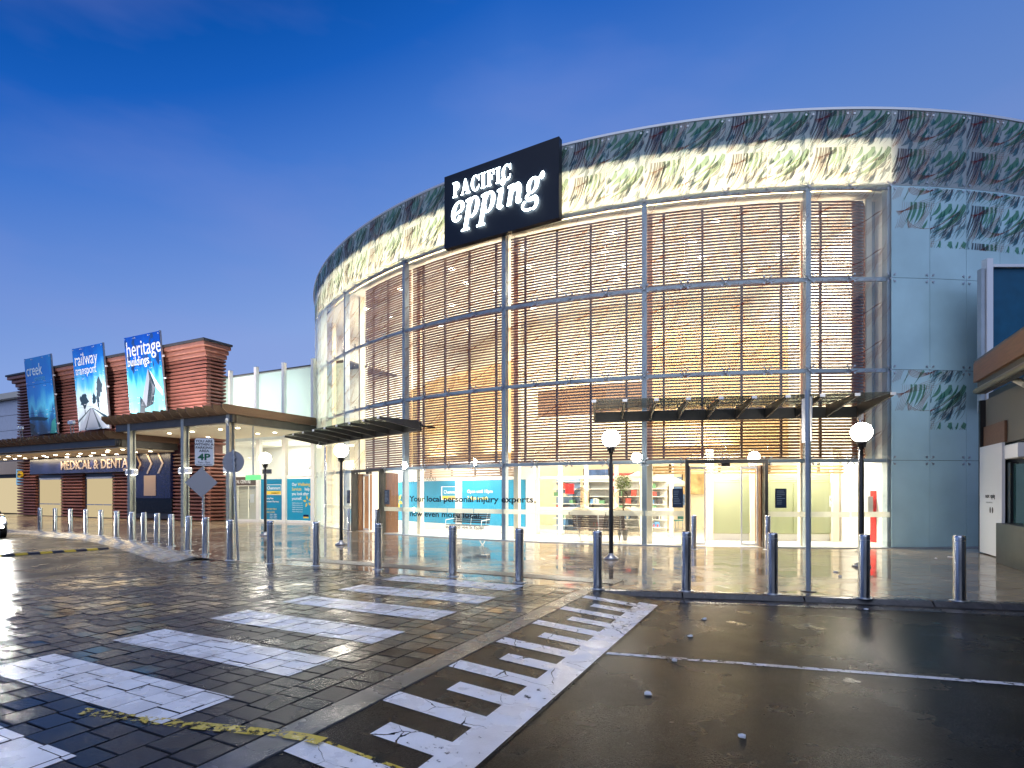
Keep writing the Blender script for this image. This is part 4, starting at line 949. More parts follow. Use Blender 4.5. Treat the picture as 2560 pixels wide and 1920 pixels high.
# ----- illuminated sign on the drum
pr, pl_ = Vector((1.51, 17.7, 0)), Vector((-2.45, 20.0, 0)); sd = (pr-pl_).normalized(); SW = (pr-pl_).length; sang = math.atan2(sd.y, sd.x)
sg = bpy.data.objects.new('illuminated_sign', None); COL.objects.link(sg); sg.location = (*pl_.xy, 10.48); sg.rotation_euler.z = sang; ORG[sg] = Vector((0, 0, 0))
tag(sg, 'black sign box with glowing white PACIFIC epping letters on the curved facade', 'sign')
mb = MB(); mb.bbox(0, SW, 0, .22, 0, 2.62, .01); mb.build('sign_box', pm('sign_black', (.007, .012, .022), .4, spec=.3), parent=sg)
for x in (.6, SW/2, SW-.6): mb = MB(); mb.box(x-.06, x+.06, .22, .75, .4, .52); mb.build('bracket', M_dark, parent=sg)
class GL:                         # bold high-contrast serif letter shapes
    def __init__(s): s.q = []
    def rect(s, x0, y0, x1, y1): s.q.append(((x0, y0), (x1, y0), (x1, y1), (x0, y1))); return s
    def quad(s, *p): s.q.append(tuple(p)); return s
    def ring(s, cx, cy, rx, ry, tx, ty, a0, a1, n=22, ix=0.):
        for i in range(n):
            a, b = R_(a0+(a1-a0)*i/n), R_(a0+(a1-a0)*(i+1)/n)
            o = lambda t: (cx+rx*math.cos(t), cy+ry*math.sin(t)); k = lambda t: (cx+ix+(rx-tx)*math.cos(t), cy+(ry-ty)*math.sin(t))
            s.q.append((o(a), o(b), k(b), k(a)))
        return s
    def disc(s, cx, cy, r, n=16, ry=None):
        ry = ry or r
        s.q.append(tuple((cx+r*math.cos(2*math.pi*i/n), cy+ry*math.sin(2*math.pi*i/n)) for i in range(n))); return s
def G(ch):
    g = GL()
    if ch == 'P': g.rect(.1, 0, .34, 1).rect(0, 0, .48, .07).rect(0, .93, .36, 1).ring(.36, .72, .38, .28, .22, .065, -90, 90).rect(.33, .44, .37, .505).rect(.33, .935, .37, 1); w = .78
    elif ch == 'A': g.quad((.42, 1), (.56, 1), (.92, .04), (.64, .04)).quad((.42, 1), (.47, .88), (.16, .04), (.1, .04)).rect(.22, .28, .68, .345).rect(0, 0, .3, .06).rect(.54, 0, 1.0, .06); w = 1.0
    elif ch == 'C': g.ring(.48, .5, .48, .52, .25, .06, 38, 318).quad((.80, .62), (.88, .62), (.88, 1.0), (.82, .92)).quad((.80, .3), (.88, .34), (.86, .22), (.78, .14)); w = .95
    elif ch == 'I': g.rect(.1, 0, .35, 1).rect(0, 0, .45, .07).rect(0, .93, .45, 1); w = .5
    elif ch == 'F': g.rect(.1, 0, .34, 1).rect(0, 0, .46, .07).rect(0, .93, .74, 1).quad((.66, .7), (.74, .66), (.74, .94), (.6, .94)).rect(.34, .5, .52, .56).quad((.46, .4), (.53, .38), (.53, .68), (.46, .66)); w = .8
    elif ch == 'e': g.ring(.42, .36, .42, .37, .25, .055, 60, 325).ring(.46, .5, .37, .23, .2, .05, -62, 92).quad((.2, .27), (.24, .21), (.66, .33), (.63, .38)); w = .86
    elif ch == 'p': g.rect(.12, -.38, .37, .70).rect(-.02, -.42, .52, -.35).quad((-.02, .62), (.14, .60), (.3, .73), (-.02, .68)).ring(.55, .36, .40, .37, .24, .055, -160, 158, 26, -.0); w = .98
    elif ch == 'i': g.rect(.12, .06, .37, .68).quad((-.02, .62), (.14, .58), (.34, .72), (-.02, .68)).ring(.34, .12, .2, .14, .15, .06, 180, 340).disc(.27, .93, .145); w = .6
    elif ch == 'n': g.rect(.12, 0, .37, .70).quad((-.02, .62), (.14, .58), (.34, .73), (-.02, .68)).ring(.58, .42, .3, .30, .24, .06, 0, 170).rect(.64, .12, .88, .44).ring(.84, .13, .2, .14, .14, .06, 180, 340); w = 1.08
    elif ch == 'g': g.ring(.42, .46, .36, .27, .22, .05, 0, 360, 30).disc(.92, .70, .125).quad((.66, .64), (.72, .58), (.92, .66), (.88, .74)).ring(.34, .10, .24, .13, .12, .07, 100, 250).quad((.22, .04), (.26, -.06), (.74, -.06), (.74, .08)).ring(.66, -.16, .28, .24, .16, .08, -80, 88).ring(.4, -.18, .44, .2, .1, .055, 130, 300); w = 1.0
    return g.q, w
def signword(word, x, z, h, target_w, shear=0., gap=.06, bold=1.):
    adv = 0; Q = []
    for ch in word:
        q, w = G(ch); Q.append((adv, q)); adv += w+gap
    k = target_w/(adv-gap)
    for ad_, q in Q:
        mb = MB(); e = 0
        for poly in q:
            pts = [(x+((a+ad_)*k)+shear*b*h, z+b*h) for a, b in poly]
            ar = sum(pts[i][0]*pts[(i+1) % len(pts)][1]-pts[(i+1) % len(pts)][0]*pts[i][1] for i in range(len(pts)))
            if ar < 0: pts = pts[::-1]
            n_ = len(pts); y0 = -.045; y1 = -.062-e*.0003; e += 1
            mb.add([(a, y1, b) for a, b in pts]+[(a, y0, b) for a, b in pts], [tuple(range(n_)), tuple(range(2*n_-1, n_-1, -1))]+[(i, n_+i, n_+(i+1) % n_, (i+1) % n_) for i in range(n_)])
        mb.build('letter', M_coolglow, parent=sg)
signword('PACIFIC', .42, 1.72, .53, 2.42, 0, .13)
signword('epping', .30, .84, .96, 3.62, .2, .07)

# ----- glass canopies
def canopy(P1, P2, t, nf, zb, lab, post):
    P1, P2 = Vector(P1), Vector(P2); d = (P2-P1).normalized(); nrm = Vector((d.y, -d.x, 0))
    if nrm.y > 0: nrm = -nrm
    c = thing('glass_canopy', lab, 'canopy', ((P1+P2)/2).to_tuple())
    mb = MB(); mb.bar(P1+Vector((0, 0, zb+.22)), P2+Vector((0, 0, zb+.22)), .14, .3); mb.build('beam', M_dark, parent=c)
    for i in range(nf):
        b = P1.lerp(P2, i/(nf-1)); tip = b+nrm*t
        mb = MB(); w = d*.025
        A = [b+nrm*.082+Vector((0, 0, zb+.09)), tip+Vector((0, 0, zb+.34)), tip+Vector((0, 0, zb+.42)), b+nrm*.082+Vector((0, 0, zb+.42))]
        mb.add([p-w for p in A]+[p+w for p in A], [(0, 1, 2, 3), (7, 6, 5, 4)]+[(k, 4+k, 4+(k+1) % 4, (k+1) % 4) for k in range(4)]); f = mb.build('fin', M_dark, parent=c)
        mb = MB(); mb.bar(tip+Vector((0, 0, zb+.39)), tip+nrm*.03+Vector((0, 0, zb+.39)), .12, .07); mb.build('end_cap', M_alu, parent=f)
        if i < nf-1:
            b2 = P1.lerp(P2, (i+1)/(nf-1)); g_ = d*.03; z0, z1 = zb+.425, zb+.437
            q = [b+g_-nrm*.1, b2-g_-nrm*.1, b2-g_+nrm*(t+.02), b+g_+nrm*(t+.02)]
            mb = MB(); mb.add([p+Vector((0, 0, z0)) for p in q]+[p+Vector((0, 0, z1)) for p in q], [(3, 2, 1, 0), (4, 5, 6, 7)]+[(k, (k+1) % 4, 4+(k+1) % 4, 4+k) for k in range(4)]); mb.build('glass_pane', M_canopyg, parent=c)
    p = Vector(post); mb = MB(); mb.tube([(p.x, p.y, 0), (p.x, p.y, zb+.02)], .06, 14); mb.tube([(p.x, p.y, 0), (p.x, p.y, .03)], .13, 14); mb.build('post', M_steel, parent=c)
    mb = MB(); mb.bar((p.x, p.y, zb-.03), (p.x, p.y, zb+.3), .2, .06); mb.build('bracket', M_alu, parent=c)
    for e in (P1, P2):
        ph = math.atan2(e.x-CX, CY-e.y); q = pol(ph, RAD-.1); mb = MB(); mb.tube([(e.x, e.y, zb+.25), (q.x, q.y, zb+.25)], .04, 8); mb.build('tie', M_dark, parent=c)
canopy((2.5, 16.75, 0), (9.75, 15.62, 0), 1.95, 10, 3.72, 'long glass canopy on dark tapered fins above the main doorway', (9.78, 15.5))
canopy((-9.15, 26.35, 0), (-3.35, 20.15, 0), 1.7, 9, 3.86, 'shorter glass canopy on dark tapered fins above the brown timber doorway', (-8.85, 26.2))

# ================================================================== STREET FURNITURE
bol = thing('bollard', 'stainless steel bollard in the row along the kerb edge', 'bollard', (0, 0, 0), group='stainless steel bollards along the kerb')
mb = MB(); mb.lathe([(.08, 0), (.08, .965), (.078, .982), (.07, .992), (.0001, 1.0)], (0, 0, 0), 28); mb.build('tube', M_steel, parent=bol)
mb = MB(); mb.lathe([(.13, .0), (.13, .008), (.122, .011), (.081, .012)], (0, 0, 0), 28); mb.build('base_flange', M_galv, parent=bol)
mb = MB(); mb.lathe([(.0812, .905), (.0812, .912)], (0, 0, 0), 28); mb.build('seam', M_galv, parent=bol)
bpts = [px(u, v) for u, v in ((100.3, 1325), (137.7, 1327.5), (176.3, 1330.5), (214.5, 1334), (252.7, 1338.5), (291.3, 1344), (330, 1350.5), (360, 1355), (392.4, 1359.5), (428.2, 1366), (470.7, 1376), (514.3, 1386), (576.5, 1400.5),
        (677, 1408.5), (791.5, 1414), (945.5, 1423.5), (1132, 1440.5), (1298.5, 1456), (1494, 1472), (1715, 1477), (1931.5, 1484.5), (2160.5, 1495), (2399, 1502))]
first = True
for i, p in enumerate(bpts):
    o = bol if first else copy_tree(bol); first = False; o.location = p; o.rotation_euler = (R_(rnd.uniform(-.5, .5)), R_(rnd.uniform(-.7, .7)), rnd.uniform(0, 6))
    o['label'] = ('stainless steel bollard behind the pale rounded kerb before the medical centre' if i < 11 else 'stainless steel bollard beside the parking sign pole' if i == 11 else 'stainless steel bollard beside the leaning round sign pole' if i == 12
                  else 'stainless steel bollard between paved crossing and slotted drain strip' if i < 18 else 'stainless steel bollard at the corner where the dark kerb starts' if i == 18 else 'stainless steel bollard directly in front of the black lamp post by the fire cabinet' if i == 21 else 'stainless steel bollard before the plain painted glass and hoarding' if i == 22 else 'stainless steel bollard on the dark kerb before the main doorway')
for u, v, lab in ((1734, 1373, 'steel bollard against the main doorway jamb on the bench side'), (1919, 1374, 'steel bollard against the main doorway jamb on the fire cabinet side'), (942, 1333, 'stainless steel bollard standing against the timber jamb of the brown side doorway'), (873, 1329, 'stainless steel bollard by the glass between lamp post and brown timber door reveal')):
    o = copy_tree(bol); o.location = px(u, v); o['label'] = lab; o['group'] = 'stainless steel bollards at the doorways'
# round bin lid / ball weight behind one bollard
p = px(952, 1424); mb = MB()
lp = thing('lamp_post', '', 'lamp post', (0, 0, 0), group='black globe lamp posts on the footpath')
mb = MB(); mb.lathe([(.0001, 0), (.185, 0), (.185, .03), (.17, .05), (.08, .10), (.06, .14), (.055, .15)], (0, 0, 0), 20); mb.build('base', pm('lamp_base', (.35, .36, .38), .3, .8), parent=lp)
mb = MB(); mb.lathe([(.055, .15), (.052, 2.35), (.036, 2.4), (.034, 2.62), (.06, 2.64), (.06, 2.7)], (0, 0, 0), 16); mb.build('pole', M_black, parent=lp)
mb = MB(); mb.lathe([(.0001, 2.68), (.07, 2.68), (.10, 2.74), (.115, 2.8), (.1, 2.8)], (0, 0, 0), 18)
for a in range(4): mb.bar((.085*math.cos(a*1.571), .085*math.sin(a*1.571), 2.66), (.085*math.cos(a*1.571), .085*math.sin(a*1.571), 2.82), .02, .02)
mb.build('collar', M_black, parent=lp)
mb = MB(); mb.ball((0, 0, 3.0), .215, 28, 18); mb.build('globe', M_lamp, parent=lp)
for i, (u, v, lab) in enumerate(((1527.6, 1398, 'black lamp post with lit globe standing before the dark slatted bench'), (2153.7, 1416.5, 'black lamp post with lit globe beside the painted glass and red fire cabinet'), (853, 1362, 'black lamp post with lit globe under the shorter glass canopy'), (663, 1339, 'black lamp post with lit globe before the blue pharmacy posters'))):
    o = lp if i == 0 else copy_tree(lp); o.location = px(u, v); o['label'] = lab
# sign posts
def post(p, h, r=.03, mt=M_galv): m_ = MB(); m_.tube([(p.x, p.y, 0), (p.x, p.y, h)], r, 10); return m_
p = px(508, 1383); t = thing('parking_sign', 'white four hour parking area sign above a grey diamond sign on a steel pole', 'sign', p)
post(p, 3.05).build('pole', M_galv, parent=t)
M = Matrix.Translation((p.x, p.y, 0)) @ Matrix.Rotation(R_(12), 4, 'Z')
w, h, z0 = .46, .74, 2.27; rr = .05
def rrect(w, h, r, n=5):
    out = []
    for cx_, cz_, a0 in ((w/2-r, h/2-r, 0), (-w/2+r, h/2-r, 90), (-w/2+r, -h/2+r, 180), (w/2-r, -h/2+r, 270)):
        out += [(cx_+r*math.cos(R_(a0+90*i/n)), cz_+r*math.sin(R_(a0+90*i/n))) for i in range(n+1)]
    return out
FR = Matrix.Rotation(R_(90), 4, 'X')
mb = MB(); mb.prism(rrect(w, h, .05), 0, .05, M @ Matrix.Translation((.05, -.04, z0+h/2+.12)) @ FR); plate = mb.build('plate', M_wht, parent=t)
mb = MB(); mb.prism(rrect(w+.02, h+.02, .055), -.014, -.002, M @ Matrix.Translation((.05, -.04, z0+h/2+.12)) @ FR); mb.build('sign_back', M_galv, parent=t)
M_sgn = flat('sign_black_text', (.02, .02, .022)); M_sgr = flat('sign_green_text', (.01, .22, .10))
def sign_text(body, size, x, z, mt, off=0., sx=1.):
    m = text_mesh(body, size, 'CENTER', off, .001, sx)
    for v in m.vertices: v.co = (M @ Vector((.05+x+v.co.x, -.0935, z+v.co.y)))-ORG[t]
    m.materials.clear(); m.materials.append(mt); o = bpy.data.objects.new('lettering', m); COL.objects.link(o); o.parent = t; ORG[o] = ORG[t]
for i, tx in enumerate(('YOU ARE', 'WITHIN A', 'PARKING', 'AREA')): sign_text(tx, .092, 0, z0+.755-i*.088, M_sgn, .002, 1.1)
sign_text('4P', .24, 0, z0+.275, M_sgr, .008, 1.25); sign_text('7am - 9pm', .07, 0, z0+.19, M_sgn); sign_text('EXCEPT AS SIGNED', .045, 0, z0+.135, M_sgn)
mb = MB(); mb.prism([(.41, 0), (0, .41), (-.41, 0), (0, -.41)], 0, .006, M @ Matrix.Translation((-.03, -.04, 1.93)) @ FR); mb.build('diamond_plate', pm('sign_reverse', (.38, .38, .40), .45, .5), parent=t)
p = px(596, 1398); t = thing('round_road_sign', 'back of a round road sign on a leaning steel pole', 'sign', p)
mb = MB(); mb.tube([(p.x, p.y, 0), (p.x-.13, p.y, 2.72)], .03, 10); mb.build('pole', M_galv, parent=t)
mb = MB(); n_ = 28; mb.prism([(.27*math.cos(2*math.pi*i/n_), .27*math.sin(2*math.pi*i/n_)) for i in range(n_)], 0, .006, Matrix.Translation((p.x-.14, p.y+.035, 2.42)) @ FR); mb.build('disc', pm('sign_reverse2', (.36, .36, .38), .45, .5), parent=t)
mb = MB(); mb.box(p.x-.16, p.x-.07, p.y-.03, p.y+.03, 2.35, 2.38); mb.box(p.x-.16, p.x-.07, p.y-.03, p.y+.03, 2.5, 2.53); mb.build('clamp', M_galv, parent=t)
p = px(2021, 1479); t = thing('sign_post', 'tall plain blue grey steel sign post between the bollards near the main doorway', 'sign post', p)
mb = MB(); mb.tube([(p.x, p.y, 0), (p.x-.02, p.y, 3.35)], .038, 12); mb.build('pole', M_bluegrey, parent=t)
mb = MB(); mb.box(p.x+.045, p.x+.055, p.y-.02, p.y+.3, 2.5, 3.25); mb.build('sign_plate', M_alu, parent=t)
mb = MB(); mb.lathe([(.12, 0), (.12, .008), (.04, .012)], (p.x, p.y, 0), 14); mb.build('base', M_dark, parent=t)

# ================================================================== LEFT: ANNEX WITH PHARMACY
S1 = 22.2
lR = onS(787, 1100, S1)[0]; lL = onS(519, 1100, S1)[0]
an = thing('annex_building', 'low annex with glowing frosted glass upper wall and white framed shopfront', 'building', ((lL+lR)/2, S1, 0), 'SL')
mb = MB(); mb.box(lL-.2, lR+2.2, S1+4.2, S1+4.4, 0, 8.6); mb.build('back_wall', M_whitep, parent=an)
mb = MB(); mb.box(lL-.32, lL-.2, S1+.05, S1+4.4, 0, 8.6); mb.build('side_wall', M_whitep, parent=an)
mb = MB(); mb.box(lL-.2, lR+2.2, S1+.3, S1+4.2, 4.75, 4.95); mb.build('upper_floor', M_whitep, parent=an)
mb = MB(); mb.box(lL-.2, lR+2.2, S1+.05, S1+4.4, 8.62, 8.7); mb.build('roof', M_roof, parent=an)
mb = MB(); mb.box(lL-.2, lR+2.2, S1+1.6, S1+1.7, 4.96, 8.6); mb.build('light_box_back', M_whitep, parent=an)
np_ = 4; pw = (lR-lL)/np_
for i in range(np_+1):
    x = lL+i*pw
    if i < np_: mb = MB(); mb.box(x+.02, x+pw-.02, S1+.02, S1+.05, 4.95, 8.55); mb.build('frosted_panel', M_frost, parent=an)
    mb = MB(); mb.box(x-.09, x+.09, S1-.2, S1+.0, 4.95, 8.95); mb.build('fin', M_whitep, parent=an)
mb = MB(); mb.box(lR+.15, lR+2.2, S1+.02, S1+.05, 4.95, 8.55); mb.build('frosted_panel', M_frost, parent=an)
lamp_area('annex_light', sl((lL+lR)/2, S1+1.5, 6.8), lR-lL, 260, (.95, 1, .93), (R_(-90), 0, ANG), 3.4)
mb = MB(); mb.box(lL-.2, lR+2.2, S1+.2, S1+4.2, -.0, .014); mb.build('floor', M_floor, parent=an)
lamp_area('shop_light', sl((lL+lR)/2+.4, S1+2.2, 4.7), 5, 480, (1, .94, .82), (0, 0, ANG), 3.)
# shopfront
zt = 4.35
us = (540, 639.5, 712, 790)
posts_l = [onS(u, 1200, S1)[0] for u in (533, 645, 710, 782)]
for x in posts_l: mb = MB(); mb.box(x-.14, x+.14, S1-.03, S1+.18, 0, zt+.4); mb.build('shopfront_post', M_whitep, parent=an)
for a, b in zip(posts_l, posts_l[1:]):
    mb = MB(); mb.box(a+.15, b-.15, S1+.08, S1+.095, .1, zt+.35); mb.build('shop_glass', M_glass, parent=an)
    mb = MB(); mb.box(a+.14, b-.14, S1+.02, S1+.14, 0, .12); mb.build('bottom_rail', M_whitep, parent=an)
    mb = MB(); mb.box(a+.14, b-.14, S1+.02, S1+.14, 2.5, 2.64); mb.build('mid_rail', M_whitep, parent=an)
# posters
def sposter(a, b, z0, z1, mt, nm, y): mb = MB(); mb.add([(a, y, z0), (b, y, z0), (b, y, z1), (a, y, z1)], [(0, 1, 2, 3)]); return mb.build(nm, mt, parent=an)
(a1, b1), (a2, b2) = (posts_l[1]+.17, posts_l[2]-.17), (posts_l[2]+.17, posts_l[3]-.17)
sposter(a1, b1, .14, 2.46, M_turq2, 'poster', S1+.06); sposter(a2, b2, .14, 2.46, pm('cyan_print', (.01, .33, .55), .4), 'poster', S1+.06)
ym = S1+.055
wd1 = b1-a1
sposter(a1+.28*wd1, b1-.1, 1.55, 2.15, M_wht, 'logo_border', ym); sposter(a1+.28*wd1, b1-.13, 1.78, 2.12, M_turq, 'logo_field', ym-.004); sposter(a1+.28*wd1, b1-.13, 1.58, 1.78, M_yel, 'logo_stripe', ym-.005)
text_on('Chemmart', .24, M_wht, an, a1+.3*wd1, ym-.008, 1.87, 'LEFT', .003, .001); text_on('PHARMACY', .11, M_sgn, an, a1+.5*wd1, ym-.009, 1.62, 'LEFT', .002, .001)
text_on('Epping Plaza', .13, M_wht, an, a1+.22*wd1, ym, 1.32, 'LEFT', .002, .001); text_on('Chemmart Pharmacy', .13, M_wht, an, a1+.2*wd1, ym, 1.14, 'LEFT', .002, .001)
text_on('Open until 10pm', .13, M_yel, an, a1+.22*wd1, ym, .72, 'LEFT', .001, .001); text_on('7 days a week', .13, M_yel, an, a1+.22*wd1, ym, .54, 'LEFT', .001, .001)
for i in range(3): text_on('8:00am - 10:00pm', .08, M_wht, an, a1+.42*wd1, ym, .42-i*.1, 'LEFT', 0, .001)
for i, (tx, mt) in enumerate((('Our', M_wht), ('Services', M_yel), ('you look after', M_wht), ('yourself.', M_wht))): text_on(tx, .25, mt, an, a2+.38, ym, 2.06-i*.26, 'LEFT', .003, .001, .9)
text_on('Wellbeing', .25, M_yel, an, a2+.84, ym, 2.06, 'LEFT', .003, .001, .9); text_on('help', .25, M_wht, an, a2+1.36, ym, 1.80, 'LEFT', .003, .001, .9)
for i in range(5): text_on('Health services in store', .085, M_wht, an, a2+.4, ym, 1.08-i*.12, 'LEFT', 0, .001)
for i in range(5):
    a_ = i*2*math.pi/5+.2; mb = MB(); mb.add([(b2-.28+x*math.cos(a_)-z*math.sin(a_), ym, 1.2+x*math.sin(a_)+z*math.cos(a_)) for x, z in ((0, .08), (.07, .2), (0, .36), (-.07, .2))], [(0, 1, 2, 3)]); mb.build('petal_print', M_yel, parent=an)
sposter(b2-.6, b2-.2, .35, .47, M_navy, 'logo_field', ym); sposter(b2-.6, b2-.2, .27, .35, M_yel, 'logo_stripe', ym)
# medical centre entrance in the annex
ea, eb = posts_l[0]+.15, posts_l[1]-.15
mb = MB(); mb.box(ea, eb, S1-.02, S1+.07, 2.1, 2.6); mb.build('sign_fascia', pm('bronze_fascia', (.12, .10, .09), .3), parent=an)
text_on('MEDICAL & DENTAL CENTRE', .28, M_wht, an, ea+.1, S1-.03, 2.24, 'LEFT', .004, .004, (eb-ea-.2)/4.05)
for i in range(4):
    x0 = ea+(eb-ea)*i/4; mb = MB(); mb.box(x0+.03, x0+(eb-ea)/4-.03, S1+.2, S1+.23, .04, 2.08); d = mb.build('door_leaf', pm('cream_door%d' % i, (.76, .74, .62), .35), parent=an)
    mb = MB(); mb.tube([(x0+.12, S1+.17, .8), (x0+.12, S1+.17, 1.3)], .015, 6); mb.build('handle', M_steel, parent=d)
    if i in (1, 3): sposter(x0+.15, x0+.5, 1.1, 1.6, M_wht, 'notice', S1+.195)
for x in (ea+2.2, a2+.5):
    mb = MB(); mb.box(x, x+.9, S1+1.5, S1+1.55, 2.85, 3.12); mb.build('hanging_sign', M_sgn, parent=an)
pl2 = thing('pendant_lamp', 'white dome pendant lamp hanging inside the pharmacy shopfront', 'pendant lamp', (a2+.95, S1+1.0, 3.0), 'SL')
mb = MB(); mb.lathe([(.22, 3.0), (.2, 3.1), (.1, 3.28), (.05, 3.32), (.05, 3.45), (.0001, 3.46)], (a2+.95, S1+1.0, 0), 18); mb.build('shade', flat('shade_grey', (.5, .5, .47)), parent=pl2)
mb = MB(); mb.tube([(a2+.95, S1+1.0, 3.45), (a2+.95, S1+1.0, 4.75)], .012, 6); mb.build('cord', M_dark, parent=pl2)
# navy plant room on the roof behind
p0 = onS(527, 930, 30); p1 = onS(612, 930, 30)
mb = MB(); mb.box(p0[0], p1[0], 30, 33, 7.5, 10.6); mb.box(p0[0]-.15, p1[0]+.15, 29.9, 33.1, 10.6, 10.72); rp = mb.build('plant_room', pm('plant_blue', (.03, .05, .10), .5), org=(p0[0], 30, 7.5), frame='SL', label='dark navy rooftop plant room behind the frosted annex wall', cat='plant room')

# ================================================================== PERGOLA CANOPIES
def pergola(name, lab, l0, l1, s0, s1, ztop, pitch, posts, soff, cat='canopy'):
    t = thing(name, lab, cat, ((l0+l1)/2, (s0+s1)/2, 0), 'SL')
    n_ = int((l1-l0)/pitch)
    prof = [(s0, ztop-.02), (s0, ztop-.2), (s0+.25, ztop-.42), (s1, ztop-.42), (s1, ztop)]
    mb = MB(); P = [(-.045, a, b) for a, b in prof]+[(.045, a, b) for a, b in prof]; k = len(prof)
    P = [(x, y-s0, z) for x, y, z in P]
    mb.add(P, [tuple(range(k)), tuple(range(2*k-1, k-1, -1))]+[(i, k+i, k+(i+1) % k, (i+1) % k) for i in range(k)])
    rm_ = meshof(mb, 'rafter', M_rafter); org = ORG[t]
    for i in range(n_+1): place('rafter', rm_, t, (l0+i*(l1-l0)/n_-org.x, s0-org.y, 0))
    mb = MB(); mb.box(l0+.1, l1-.1, s0+.62, s0+.8, ztop-.78, ztop-.425); mb.build('front_beam', M_dark, parent=t)
    mb = MB(); mb.box(l1-.28, l1-.06, s0+.8, s1-.02, ztop-.80, ztop-.425); mb.build('end_beam', M_dark, parent=t)
    for x in posts:
        mb = MB(); mb.box(x-.11, x+.11, s0+.6, s0+.66, 0, ztop-.42); mb.box(x-.11, x+.11, s0+.84, s0+.9, 0, ztop-.42); mb.box(x-.03, x+.03, s0+.66, s0+.84, 0, ztop-.42); mb.build('post', pm('post_steel', (.30, .31, .29), .32, .6), parent=t)
        mb = MB(); mb.box(x-.17, x+.17, s0+.56, s0+.94, 0, .012); mb.build('base_plate', M_dark, parent=t)
    mb = MB(); mb.box(l0+.3, l1-.3, s0+.9, s1-.05, soff, soff+.06); so = mb.build('soffit', M_cream, parent=t)
    return t
pg = pergola('pergola_canopy', 'timber rafter entrance canopy on steel posts before the frosted annex', -31.9, -22.5, 16.35, 22.1, 5.68, .6, (-30.6, -26.2, -22.9), 4.86)
for x in (-29.5, -27.6, -25.4, -24.1):
    for y in (18.4, 20.6):
        mb = MB(); mb.lathe([(.09, 4.858), (.09, 4.84), (.07, 4.84)], (x, y, 0), 12); mb.build('downlight', M_down, parent=pg)
lamp_area('pergola_light', sl(-26.8, 19.6, 4.8), 7.5, 320, (1, .9, .72), (0, 0, ANG), 2.5)
pg2 = pergola('shop_canopy', 'long timber rafter canopy sheltering the maroon medical centre front', -56, -32.2, 16.6, 20.62, 5.0, .6, (), 4.12)
for x in [-33.4-1.45*i for i in range(15)]:
    for y in ((18.2, 19.7) if int(x*7) % 2 else (18.9, 20.2)):
        mb = MB(); mb.lathe([(.09, 4.118), (.09, 4.10), (.07, 4.10)], (x, y, 0), 10); mb.build('downlight', M_down, parent=pg2)
lamp_area('canopy_light', sl(-42, 19.2, 4.05), 17, 560, (1, .80, .52), (0, 0, ANG), 1.8)
mb = MB(); mb.lathe([(.0001, 0), (.16, 0), (.16, .5), (.001, .52)], (-32.35, 17.4, 4.18), 14); mb.build('beam_end_drum', M_dark, parent=pg2)
# up/down wall lights on the posts
wlm = MB(); wlm.bbox(-.13, .13, -.11, .11, -.13, .13, .01); wlm = meshof(wlm, 'housing', flat('wall_light_white', (.7, .72, .75)))
wle = MB(); wle.box(-.1, .1, -.08, .08, -.136, -.131); wle.box(-.1, .1, -.08, .08, .131, .136); wle = meshof(wle, 'lens', em('wall_light_glow', (1, .97, .86), 30))
for i, x in enumerate((-30.6, -26.2, -22.9)):
    for dx, lab in ((-.25, 'medical centre side'), (.25, 'pharmacy side')):
        t = thing('wall_light', 'white box wall light on the %s of the %s pergola post' % (lab, ('medical centre end', 'middle', 'pharmacy end')[i]), 'wall light', (x+dx, 17.1, 2.75), 'SL', 'white box wall lights on the pergola posts')
        place('housing', wlm, t); place('lens', wle, t)
# green exit sign + cctv on the pharmacy end post
es = thing('exit_sign', 'small green lit exit sign beside the pharmacy end pergola post', 'sign', (-22.9, 17.6, 2.4), 'SL')
mb = MB(); mb.box(-23.3, -22.3, 18.2, 18.26, 2.28, 2.52); mb.build('sign_face', em('exit_glow', (.2, .8, .3), 1.3), parent=es)
mb = MB(); mb.box(-22.84, -22.76, 18.22, 18.25, 2.52, 4.86); mb.build('hanger', M_galv, parent=es)
cc = thing('security_camera', 'white tube security camera on the pharmacy end pergola post', 'camera', (-22.9, 16.9, 4.9), 'SL')
mb = MB(); mb.tube([(-22.85, 16.85, 4.92), (-22.5, 16.62, 4.98)], .06, 10); mb.build('housing', flat('cctv_white', (.75, .76, .78)), parent=cc)
mb = MB(); mb.tube([(-22.85, 16.95, 4.75), (-22.78, 16.82, 4.88)], .025, 8); mb.build('bracket', M_alu, parent=cc)

# ================================================================== MEDICAL CENTRE
SM = 20.75; mL, mR = -51.7, -29.9
md = thing('medical_centre', 'maroon ribbed medical and dental centre with a flared parapet', 'building', ((mL+mR)/2, SM, 0), 'SL')
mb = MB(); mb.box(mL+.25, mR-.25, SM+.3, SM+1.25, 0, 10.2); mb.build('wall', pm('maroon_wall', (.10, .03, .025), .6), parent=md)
doors = [onS(u, 1250, SM)[0] for u in (94, 147, 212, 275)]
nv = [onS(u, 1250, SM)[0] for u in (338, 430)]
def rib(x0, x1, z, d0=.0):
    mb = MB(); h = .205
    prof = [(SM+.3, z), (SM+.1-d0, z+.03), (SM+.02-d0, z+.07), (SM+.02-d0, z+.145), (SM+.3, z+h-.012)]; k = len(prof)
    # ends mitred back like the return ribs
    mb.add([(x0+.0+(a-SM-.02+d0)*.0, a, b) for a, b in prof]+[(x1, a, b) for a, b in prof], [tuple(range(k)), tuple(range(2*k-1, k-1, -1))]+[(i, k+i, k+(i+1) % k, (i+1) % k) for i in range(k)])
    mb.build('rib', M_maroon, parent=md)
